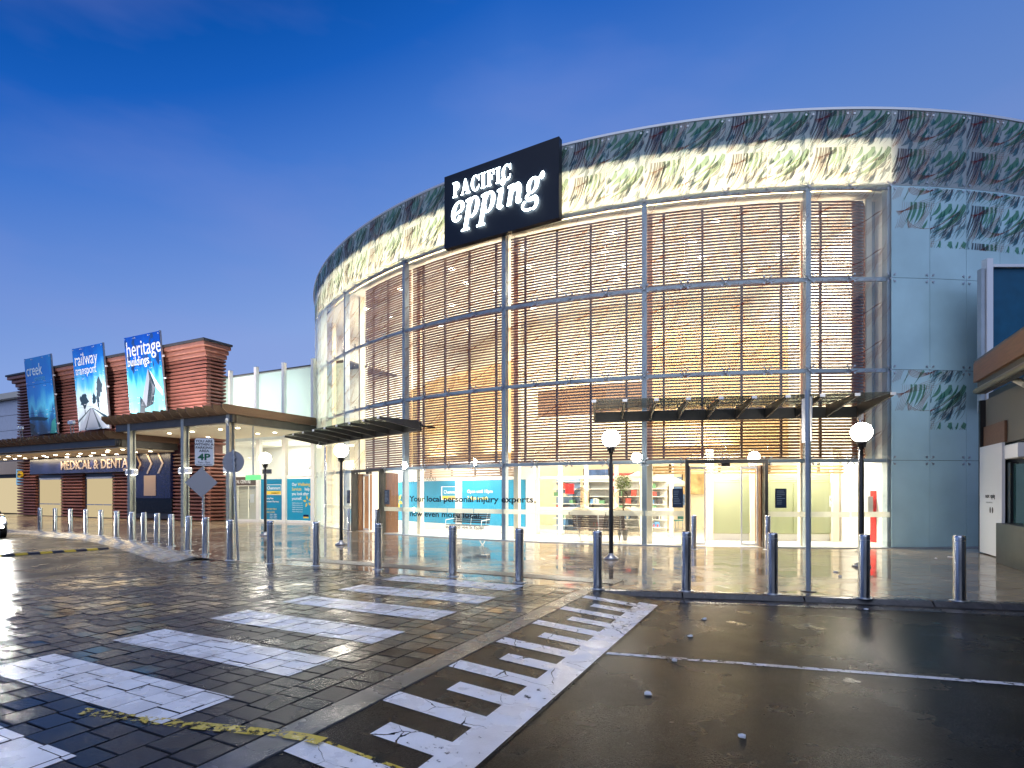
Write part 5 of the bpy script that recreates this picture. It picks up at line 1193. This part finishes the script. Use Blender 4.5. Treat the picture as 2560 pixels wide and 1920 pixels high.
def side_rib(z, d0):
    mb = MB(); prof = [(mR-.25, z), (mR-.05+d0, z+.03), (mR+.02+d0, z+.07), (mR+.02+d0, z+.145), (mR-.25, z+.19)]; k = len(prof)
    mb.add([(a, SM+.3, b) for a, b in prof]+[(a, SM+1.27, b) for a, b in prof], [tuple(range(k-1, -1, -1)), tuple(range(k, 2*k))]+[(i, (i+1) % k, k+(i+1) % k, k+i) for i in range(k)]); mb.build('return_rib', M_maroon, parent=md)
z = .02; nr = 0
while z < 9.55:
    if z > 4.3 or z+.2 < 4.2:
        if z > 4.0: rib(mL, mR, z)
        else:
            xs = [mL, doors[0]-.35, doors[1]+.2, doors[2]-.35, doors[3]+.2, nv[0]-.05, nv[1]+.05, mR]
            if z > 2.95: xs = [mL, onS(81, 1200, SM)[0], nv[1]+.05, mR]
            for a, b in zip(xs[::2], xs[1::2]): rib(a, b, z)
        side_rib(z, 0)
    z += .213
for i, (zz, d) in enumerate(((9.6, .06), (9.85, .22), (10.1, .42))):
    mb = MB(); mb.bbox(mL-d, mR+d, SM-d, SM+1.3, zz, zz+.235, .03); mb.build('cornice', pm('cornice%d' % i, (.28, .13, .10), .5, var=.15), parent=md)
mb = MB(); mb.box(mL-.5, mR+.5, SM-.5, SM+1.35, 10.34, 10.46); mb.build('capping', M_roof, parent=md)
sL = onS(81, 1170, SM-.3)[0]; sR_ = nv[0]+.1
mb = MB(); mb.bbox(sL, sR_, SM-.45, SM+.1, 3.0, 4.08, .02); mb.build('sign_fascia', M_navy, parent=md)
M_gold_l = pm('gilt_letters', (.72, .55, .40), .25, .7)
tl = onS(152, 1170, SM-.46)[0]
tw_ = text_mesh('MEDICAL & DENTAL', 1.0, 'LEFT', .012); wtx = max(v.co.x for v in tw_.vertices); tr_ = onS(331, 1170, SM-.46)[0]
text_on('MEDICAL & DENTAL', .86, M_gold_l, md, tl, SM-.46, 3.26, 'LEFT', .008, .03, (tr_-tl)/(wtx*.86))
text_on('CENTRE', .24, M_gold_l, md, tr_-1.0, SM-.46, 3.06, 'LEFT', .003, .01)
# fascia lights wash
for i in range(6):
    x = sL+2.2+(sR_-sL-2.5)*i/5; lamp_spot('fascia_light', sl(x, SM-1.0, 4.05), sl(x, SM-.45, 3.2), 55, (1, .95, .9), 75, .03)
# glass entrance doors
for i, (a, b) in enumerate(((doors[0], doors[1]), (doors[2], doors[3]))):
    mb = MB(); mb.box(a-.3, b+.18, SM+.18, SM+.28, 0, 2.98); mb.build('door_surround', M_black, parent=md)
    w3 = (b-a)/3
    for j in range(3):
        mb = MB(); mb.box(a+j*w3+.03, a+(j+1)*w3-.03, SM+.12, SM+.165, .05, 2.62); d = mb.build('door_leaf', em('self_glow_leaf%d%d' % (i, j), (1, .80, .46), .62), parent=md)  # leaf glows by itself, its cream light is put into the material
        mb = MB(); mb.box(a+j*w3+.03, a+(j+1)*w3-.03, SM+.095, SM+.115, .86, .92); mb.build('push_bar', M_steel, parent=d)
    mb = MB(); mb.box(a, b, SM+.1, SM+.17, 2.62, 2.75); mb.build('head', M_alu, parent=md)
# navy chevron panel with notice and dark window
mb = MB(); mb.box(nv[0], nv[1], SM-.1, SM+.2, 1.35, 4.1); mb.build('navy_panel', M_navy, parent=md)
mb = MB(); mb.box(nv[0], nv[1], SM-.02, SM+.2, .1, 1.34); mb.build('dark_window', pm('dark_glass', (.008, .009, .012), .06), parent=md)
cw = (nv[1]-nv[0])
for i in range(3):
    x = nv[0]+.25+i*cw*.3; mb = MB(); q = [(0, 0), (.16, 0), (.62, .62), (.16, 1.24), (0, 1.24), (.44, .62)]
    mb.prism([(x+a, 2.85+b) for a, b in q], 0, .03, Matrix.Translation((0, SM-.105, 0)) @ FR); mb.build('chevron', M_gold_l, parent=md)
mb = MB(); mb.box(nv[0]+cw*.3, nv[0]+cw*.62, SM-.125, SM-.105, 1.5, 2.75); mb.build('notice', pm('notice_bronze', (.32, .24, .2), .4), parent=md)
# yellow bell on the wall
ab = thing('alarm_box', 'small round yellow alarm box on the maroon wall by the medical doors', 'alarm box', (mL+1.0, SM-.05, 2.95), 'SL')
xa = onS(53, 1175, SM)[0]; mb = MB(); mb.prism([(.32*math.cos(i*.393), .25*math.sin(i*.393)) for i in range(16)], 0, .12, Matrix.Translation((xa, SM+.0, 3.05)) @ FR); mb.build('cover', flat('alarm_yellow', (.7, .5, .03)), parent=ab)
mb = MB(); mb.box(xa-.18, xa+.18, SM-.135, SM-.12, 2.98, 3.1); mb.build('badge', M_sgn, parent=ab)
# banners
def bannermat(name, stops, seed):
    m, n, l, b = newmat(name); b.inputs['Roughness'].default_value = .2
    t = n.new('ShaderNodeTexCoord'); sp_ = n.new('ShaderNodeSeparateXYZ'); l.new(t.outputs['Object'], sp_.inputs[0])
    mp_ = n.new('ShaderNodeMapping'); mp_.inputs['Rotation'].default_value = (0, R_(35), 0); mp_.inputs['Scale'].default_value = (.9, .3, .22); mp_.inputs['Location'].default_value = (seed, seed*2, 0); l.new(t.outputs['Object'], mp_.inputs[0])
    z_ = n.new('ShaderNodeTexNoise'); z_.inputs['Scale'].default_value = 1.6; z_.inputs['Detail'].default_value = 4; l.new(mp_.outputs[0], z_.inputs[0])
    d_ = n.new('ShaderNodeMath'); d_.operation = 'MULTIPLY_ADD'; d_.inputs[1].default_value = 1/5.4; d_.inputs[2].default_value = 0; l.new(sp_.outputs['Z'], d_.inputs[0])
    a_ = n.new('ShaderNodeMath'); a_.operation = 'MULTIPLY_ADD'; a_.inputs[1].default_value = .7; l.new(z_.outputs[0], a_.inputs[0]); s_ = n.new('ShaderNodeMath'); s_.operation = 'SUBTRACT'; s_.inputs[1].default_value = .35; l.new(d_.outputs[0], s_.inputs[0]); l.new(s_.outputs[0], a_.inputs[2])
    r = n.new('ShaderNodeValToRGB'); r.color_ramp.elements[0].position = 0; r.color_ramp.elements[0].color = rgb(*stops[0][1]); r.color_ramp.elements[1].position = 1; r.color_ramp.elements[1].color = rgb(*stops[-1][1])
    for p_, c_ in stops[1:-1]: e = r.color_ramp.elements.new(p_); e.color = rgb(*c_)
    l.new(a_.outputs[0], r.inputs[0]); l.new(r.outputs[0], b.inputs['Base Color']); return m
B_ink = flat('banner_dark', (.01, .035, .05)); B_grey = flat('banner_grey', (.28, .33, .38)); B_pale = flat('banner_pale', (.66, .80, .84)); B_wt = flat('banner_white', (.86, .9, .9)); B_leaf = flat('banner_leaf', (.012, .06, .22)); B_green = flat('banner_green', (.03, .22, .2)); B_rail = flat('banner_rail', (.05, .08, .1))
def banner(lc, texts, stops, art, lab, seed):
    w, h = 3.5, 5.4; lean = R_(4.5)
    t = bpy.data.objects.new('banner_panel', None); COL.objects.link(t); t.location = sl(lc-w/2, SM-.32, 5.85); t.rotation_euler = (lean, 0, ANG); ORG[t] = Vector((0, 0, 0)); tag(t, lab, 'banner', 'blue banner panels leaning from the maroon parapet')
    bm_ = bannermat('banner_print%d' % seed, stops, seed)
    for a, b in ((0, .28*h), (.28*h, .65*h), (.65*h, h)):
        mb = MB(); mb.bbox(0, w, -.03, .0, a+.006, b-.006, .004); mb.build('glass_sheet', bm_, parent=t)
    for x in (0, w):
        mb = MB(); mb.box(x-.03, x+.03, .005, .1, -.05, h+.03); mb.build('frame_rail', M_galv, parent=t)
    for z_ in (.6, 2.6, 3.9): mb = MB(); mb.box(w-.05, w+.14, .02, .12, z_, z_+.1); mb.build('clamp', M_alu, parent=t)
    y = -.036
    for tx, sz, x, z_, mt in texts: text_on(tx, sz, mt, t, x, y-.004, z_, 'LEFT', .002, .002, .82)
    for nm, mt, poly in art:
        mb = MB(); mb.add([(a*w, y+.002 if nm != 'rail_print' else y-.002, b*h) for a, b in poly], [tuple(range(len(poly)))]); mb.build(nm, mt, parent=t)
    bo = MB()
    for x in (.1, .95, 1.1, 2.4, 2.55, w-.1):
        for z_ in (.1, .25*h, .31*h, .62*h, .68*h, h-.12): bo.tube([(x, -.045, z_), (x, -.03, z_)], .03, 6)
    bo.build('bolts', M_alu, parent=t, kind='stuff')
    return t
qr = random.Random(9)
def blobpoly(cx, cy, rx, ry, n=22, j=.35, ar=1.): return [(cx+rx*(1+qr.uniform(-j, j))*math.cos(2*math.pi*i/n), cy+ry*(1+qr.uniform(-j, j))*math.sin(2*math.pi*i/n)) for i in range(n)]
banner(-47.0, [('creek', 1.15, .18, 4.15, B_pale), ('environs', .5, 1.2, 3.75, flat('banner_blue', (.1, .35, .6)))],
       [(0, (10, 40, 60)), (.2, (20, 95, 150)), (.35, (90, 200, 230)), (.55, (20, 130, 210)), (.8, (10, 110, 200)), (1, (15, 130, 205))],
       [('hill_print', B_ink, [(0, .2), (.6, .17), (.75, .2), (.3, .235), (0, .235)]), ('bank_print', B_green, [(.75, 0), (1, 0), (1, .2), (.85, .15), (.8, .06)]), ('bank_print', flat('banner_earth', (.05, .05, .04)), [(0, 0), (.3, 0), (.12, .06), (.2, .12), (0, .17)])],
       'blue leaning banner panel lettered creek above a dark riverbank picture', 1)
trees = [('tree_print', B_ink, blobpoly(.26, .36, .14, .085)), ('tree_print', B_ink, blobpoly(.6, .37, .06, .065)), ('tree_print', B_rail, blobpoly(.8, .5, .09, .1)), ('tree_print', B_rail, blobpoly(.72, .36, .05, .08))]
banner(-40.7, [('railway', 1.15, .18, 4.25, B_wt), ('transport', .78, .2, 3.65, B_wt)],
       [(0, (150, 160, 170)), (.2, (205, 225, 225)), (.4, (190, 235, 240)), (.55, (90, 190, 235)), (.72, (10, 120, 215)), (1, (5, 90, 190))],
       trees+[('trunk_print', B_ink, [(.25, .2), (.28, .2), (.275, .34), (.255, .34)]), ('trunk_print', B_rail, [(.72, .22), (.75, .22), (.74, .5), (.73, .5)]), ('ballast_print', B_grey, [(0, 0), (1, 0), (.52, .26), (.46, .26)]),
              ('rail_print', B_ink, [(.0, .12), (.0, .09), (.455, .25), (.455, .262)]), ('rail_print', B_ink, [(.2, 0), (.25, 0), (.475, .26), (.47, .26)]), ('rail_print', B_ink, [(.7, 0), (.78, 0), (.52, .26), (.51, .26)]), ('rail_print', B_ink, [(1, .1), (1, .14), (.54, .26), (.53, .255)])],
       'blue leaning banner panel lettered railway transport above converging tracks', 2)
leaves = [('leaf_print', B_leaf, blobpoly(qr.uniform(.02, .95), qr.uniform(.62, .97), qr.uniform(.015, .05), qr.uniform(.02, .06), 9, .5)) for i in range(34)]
leaves = [(a, b, [(min(1, max(0, x)), min(1, max(0, y))) for x, y in p]) for a, b, p in leaves]
banner(-34.8, [('heritage', 1.3, .12, 4.2, B_wt), ('buildings', .78, .16, 3.62, B_wt)],
       [(0, (190, 235, 235)), (.25, (120, 220, 230)), (.5, (110, 205, 235)), (.65, (30, 140, 225)), (.8, (10, 95, 205)), (1, (5, 75, 180))],
       leaves+[('spire_print', B_grey, [(.35, .22), (.62, .62), (.72, .45), (.78, .4), (.6, .2)]), ('roof_print', B_ink, [(.25, 0), (.4, 0), (.45, .18), (.7, .22), (.8, .42), (.62, .62), (.64, .5), (.5, .2), (.34, .33)]), ('wall_print', B_pale, [(.66, .6), (.98, .36), (.98, .3), (.8, .4)])],
       'blue leaning banner panel lettered heritage buildings above a church spire picture', 3)
# floodlights on arms above the canopy
for i, (x, lab) in enumerate(((-43.6, 'twin floodlight on arms between the creek and railway banners'), (-37.6, 'twin floodlight on arms between the railway and heritage banners'), (-31.2, 'twin floodlight on arms beside the heritage banner'))):
    t = thing('floodlight', lab, 'floodlight', (x, 18.0, 5.0), 'SL')
    for dx in (-.15, .15):
        mb = MB(); mb.tube([(x+dx-1.0, 18.2, 5.0), (x+dx, 17.7, 5.75)], .03, 6); mb.build('arm', M_alu, parent=t)
        mb = MB(); mb.bbox(x+dx-.12, x+dx+.12, 17.6, 17.75, 5.7, 5.92, .02); mb.build('lamp_head', M_alu, parent=t)
    lamp_spot('flood_spot', sl(x, 17.55, 6.0), sl(x, SM, 8.4), 1600 if i else 600, (1, .88, .86), 125, .12)
lamp_spot('end_spot', sl(-29.2, 17.5, 5.9), sl(-31.4, SM, 8.3), 1300, (1, .82, .68), 100, .1)
# neighbour beyond the medical centre
nb = thing('pale_neighbour', 'pale panelled shop building beyond the maroon medical centre', 'building', (-58, 22.5, 0), 'SL')
M_pan = pm('pale_panel', (.55, .58, .66), .4, var=.06); M_lit = pm('orange_lit_panel', (.72, .52, .34), .45)  # orange panels carry the warm ground floor light in their colour
mb = MB(); mb.box(-72, -52.4, 22.5, 30, 0, 9.3); mb.build('wall', M_joint, parent=nb)
for i in range(6):
    for j in range(4):
        x = -52.45-3.2*(i+1); mb = MB(); mb.bbox(x+.015, x+3.185, 22.42, 22.5, 4.3+j*1.25+.015, 4.3+(j+1)*1.25-.015, .006); mb.build('panel', M_pan, parent=nb)
mb = MB(); mb.box(-72.5, -52.3, 21.9, 30, 9.3, 9.75); mb.build('eaves', pm('eaves_cream', (.6, .56, .46), .5), parent=nb)
for i in range(14):
    for j in range(4):
        if i >= 3 and j < 3: continue
        x = -52.45-.75*(i+1); mb = MB(); mb.bbox(x+.01, x+.74, 22.42, 22.5, j*1.07+.01, (j+1)*1.07-.01, .006); mb.build('panel', M_lit, parent=nb)
mb = MB(); mb.box(-62, -54.8, 22.4, 22.45, .05, 2.9); mb.build('lit_window', em('shop_lit', (1, .82, .5), .7), parent=nb)
mb = MB(); mb.box(-52.9, -52.5, 21.2, 22.4, 2.3, 3.5); mb.build('blade_sign', em('blade_blue', (.3, .6, .9), .7), parent=nb)

# ================================================================== RIGHT: SIDE BUILDING
LW = 4.95
rb = thing('side_shop', 'dark side shop with timber fascia canopy next to the painted glass', 'building', (LW+2, 15, 0), 'SL')
mb = MB(); mb.box(LW+.12, LW+6, 4, 19.5, 0, 4.4); mb.build('wall', pm('dark_wall', (.03, .035, .04), .4), parent=rb)
mb = MB(); mb.box(LW-.1, LW+.12, 19.36, 19.5, .02, 4.2); mb.build('black_jamb', M_black, parent=rb)
mb = MB(); mb.box(LW+.02, LW+.12, 8, 19.35, 2.9, 4.2); mb.build('bulkhead', pm('grey_bulkhead', (.16, .15, .13), .5), parent=rb)
mb = MB(); mb.box(LW-.04, LW+.015, 17.7, 19.3, 2.92, 3.45); mb.build('timber_panel', woodmat('brown_panel', (.15, .075, .04), (.22, .12, .065)), parent=rb)
mb = MB(); mb.box(LW-.2, LW-.12, 9, 16.55, .95, 2.3); mb.build('shop_window', pm('teal_window', (.02, .06, .065), .06, spec=.7), parent=rb)
mb = MB(); mb.box(LW-.25, LW-.1, 16.56, 16.72, .95, 2.35); mb.build('window_frame', M_black, parent=rb)
mb = MB(); mb.bbox(LW-.46, LW-.05, 8, 16.75, 0, .94, .01); mb.build('low_wall', pm('charcoal_render', (.055, .06, .058), .35, var=.2, vs=3), parent=rb)
mb = MB(); mb.bbox(LW-.4, LW-.05, 15.6, 16.4, 2.42, 2.74, .02); mb.build('lamp_box', flat('white_lamp_box', (.8, .82, .85)), parent=rb)
# canopy
z0 = 4.2
mb = MB(); mb.box(4.28, 4.36, 6, 17.62, 4.42, 4.9); mb.build('timber_fascia', woodmat('fascia_timber', (.08, .032, .010), (.17, .075, .028), .4, (14, 1.2, 14)), parent=rb)
mb = MB(); mb.box(4.36, 4.52, 6, 17.62, 4.12, 4.60); mb.build('steel_beam', M_dark, parent=rb)
mb = MB(); mb.tube([(4.33, 6, 4.2), (4.33, 17.6, 4.2)], .07, 10); mb.build('gutter', pm('gutter_bronze', (.16, .14, .09), .35, .5), parent=rb)
mb = MB(); mb.box(4.52, LW+.12, 6, 17.6, 4.5, 4.56); mb.build('soffit', pm('soffit_olive', (.12, .10, .065), .5), parent=rb)
mb = MB(); mb.box(4.3, LW+5, 6, 17.65, 4.9, 4.97); mb.build('roof_edge', M_black, parent=rb)
ft = thing('security_floodlight', 'small white floodlight on a round bracket on the timber fascia', 'floodlight', (4.2, 11.9, 4.6), 'SL')
fl_, fz = 4.2, 4.62
mb = MB(); mb.prism([(.14*math.cos(i*.449), .28*math.sin(i*.449)) for i in range(14)], 0, .04, Matrix.Translation((4.26, 12.9, 4.72)) @ Matrix.Rotation(R_(-90), 4, 'Z') @ FR); mb.build('bracket', M_dark, parent=ft)
mb = MB(); mb.bbox(4.02, 4.24, 12.75, 13.0, 4.36, 4.52, .02); mb.build('lamp_head', flat('lamp_white', (.75, .76, .8)), parent=ft)
cc = thing('bullet_camera', 'white tube security camera under the side shop canopy', 'camera', (4.7, 16.2, 4.0), 'SL')
mb = MB(); mb.tube([(4.75, 16.6, 4.3), (4.78, 15.9, 4.02)], .07, 10); mb.build('housing', flat('camera_white', (.7, .68, .62)), parent=cc)
mb = MB(); mb.tube([(4.95, 16.7, 4.2), (4.76, 16.4, 4.22)], .025, 6); mb.build('bracket', M_alu, parent=cc)
# white hoarding with the centre's name
hb_ = thing('hoarding_panel', 'white hoarding panel printed with a small PACIFIC epping name', 'hoarding', (4.9, 16.7, 0), 'SL')
mb = MB(); mb.box(4.84, 4.9, 17.62, 19.35, .03, 2.9); mb.build('panel', flat('hoarding_white', (.80, .82, .86), .4), parent=hb_)
text_on('PACIFIC', .11, M_sgn, hb_, 4.836, 18.85, 1.52, 'LEFT', .002, .001, .8, face='-x')
text_on('epping', .16, M_sgn, hb_, 4.836, 18.45, 1.52, 'LEFT', .004, .001, .8, face='-x')
text_on('IT STARTS WITH YOU', .05, flat('print_mid', (.35, .36, .38)), hb_, 4.836, 18.8, 1.38, 'LEFT', 0, .001, 1, face='-x')
for y in (18.48, 18.3): mb = MB(); mb.prism([(.05*math.cos(i*.52), .08*math.sin(i*.52)) for i in range(12)], 0, .003, Matrix.Translation((4.838, y, 1.2)) @ Matrix.Rotation(R_(-90), 4, 'Z') @ FR); mb.build('icon', M_sgn, parent=hb_)
# blue upper wall facing the road, with pale corner post
bw = thing('blue_upper_wall', 'dark blue upper wall with pale metal corner post above the side shop canopy', 'wall', (14.5, 15.9, 4.5))
mb = MB(); mb.box(13.42, 24, 15.65, 15.72, 4.4, 8.02); mb.build('wall', M_bluewall, parent=bw)
mb = MB(); mb.box(13.30, 13.47, 15.45, 15.64, 3.9, 8.22); mb.build('corner_post', M_alu, parent=bw)
mb = MB(); mb.box(13.18, 13.28, 15.5, 15.64, 3.9, 7.95); mb.build('corner_trim', M_bluegrey, parent=bw)
mb = MB(); mb.box(13.5, 24, 15.55, 15.74, 8.02, 8.1); mb.build('capping', M_alu, parent=bw)

# ================================================================== CAR at the kerb on the far road
def car(p, heading):
    t = bpy.data.objects.new('parked_car', None); COL.objects.link(t); t.location = (p.x, p.y, ZR); t.rotation_euler.z = heading; ORG[t] = Vector((0, 0, 0))
    tag(t, 'dark car with headlights on at the edge of the road before the medical centre', 'car')
    pt = pm('car_paint', (.015, .017, .022), .15, .3, coat=.6); W = .88
    secs = [(-2.1, .45, .62, .72), (-2.0, .32, .80, .84), (-1.2, .28, .92, .88), (-.2, .26, .98, .88), (1.6, .28, 1.0, .88), (2.1, .36, .95, .84), (2.2, .5, .8, .78)]
    mb = MB(); P = []
    for y, zb, zt_, w in secs: P += [(-w*.92, y, zb), (w*.92, y, zb), (w, y, (zb+zt_)/2), (w*.93, y, zt_), (-w*.93, y, zt_), (-w, y, (zb+zt_)/2)]
    n_ = 6; mb.add(P, [(i*n_+k, i*n_+(k+1) % n_, (i+1)*n_+(k+1) % n_, (i+1)*n_+k) for i in range(len(secs)-1) for k in range(n_)]+[tuple(range(5, -1, -1)), tuple(range(36, 42))], True); mb.build('body', pt, parent=t)
    cab = [(-1.05, .93, .8), (-.35, 1.4, .66), (1.1, 1.42, .64), (1.95, .98, .74)]
    mb = MB(); P = []
    for y, z_, w in cab: P += [(-w, y, z_), (w, y, z_)]
    B = [(-.82, -1.05, .9), (.82, -1.05, .9), (.8, 1.95, .92), (-.8, 1.95, .92)]
    mb.add(P, [(0, 1, 3, 2), (2, 3, 5, 4), (4, 5, 7, 6)]); mb.add([P[0], P[2], P[4], P[6]], [(0, 1, 2, 3)]); mb.add([P[1], P[3], P[5], P[7]], [(3, 2, 1, 0)]); mb.build('cabin', pm('car_glass', (.01, .012, .015), .05), parent=t)
    for x in (-.78, .78):
        for y in (-1.3, 1.35):
            mb = MB(); mb.tube([(x-.1, y, .31), (x+.1, y, .31)], .31, 20); wh = mb.build('wheel', M_black, parent=t)
            mb = MB(); mb.tube([(x-.11, y, .31), (x+.11, y, .31)], .19, 14); mb.build('rim', M_galv, parent=wh)
    for x in (-.66, .66):
        mb = MB(); mb.ball((x, -2.1, .72), .10, 14, 8); mb.build('headlight', em('headlight_glow', (1, .97, .9), 1500), parent=t)
        mb = MB(); mb.ball((x, -2.12, .46), .055, 10, 6); mb.build('fog_lamp', em('fog_glow', (1, .85, .65), 120), parent=t)
    mb = MB(); mb.box(-.5, .5, -2.13, -2.06, .42, .6); mb.build('grille', M_dark, parent=t)
hp = px(5, 1300, .62); ha = R_(50)
car(hp-Matrix.Rotation(ha, 3, 'Z') @ Vector((.66, -2.15, 0)), ha)

# ================================================================== dark block added behind the camera, unseen, to darken reflections
bk = thing('added_dark_block', 'long dark low block added behind the camera for darker reflections', 'building', (0, -34, 0))
mb = MB(); mb.box(-70, 70, -46, -34, ZR, 5.2); mb.build('wall', pm('far_wall', (.03, .032, .036), .7, var=.3, vs=.3), parent=bk)
mb = MB(); mb.box(-70.5, 70.5, -46.5, -33.4, 5.2, 5.7); mb.build('roof', M_roof, parent=bk)
for i in range(9): mb = MB(); mb.box(-60+i*14, -53+i*14, -34.06, -33.98, .3, 3.0); mb.build('shop_window', pm('far_window', (.02, .025, .03), .2), parent=bk)
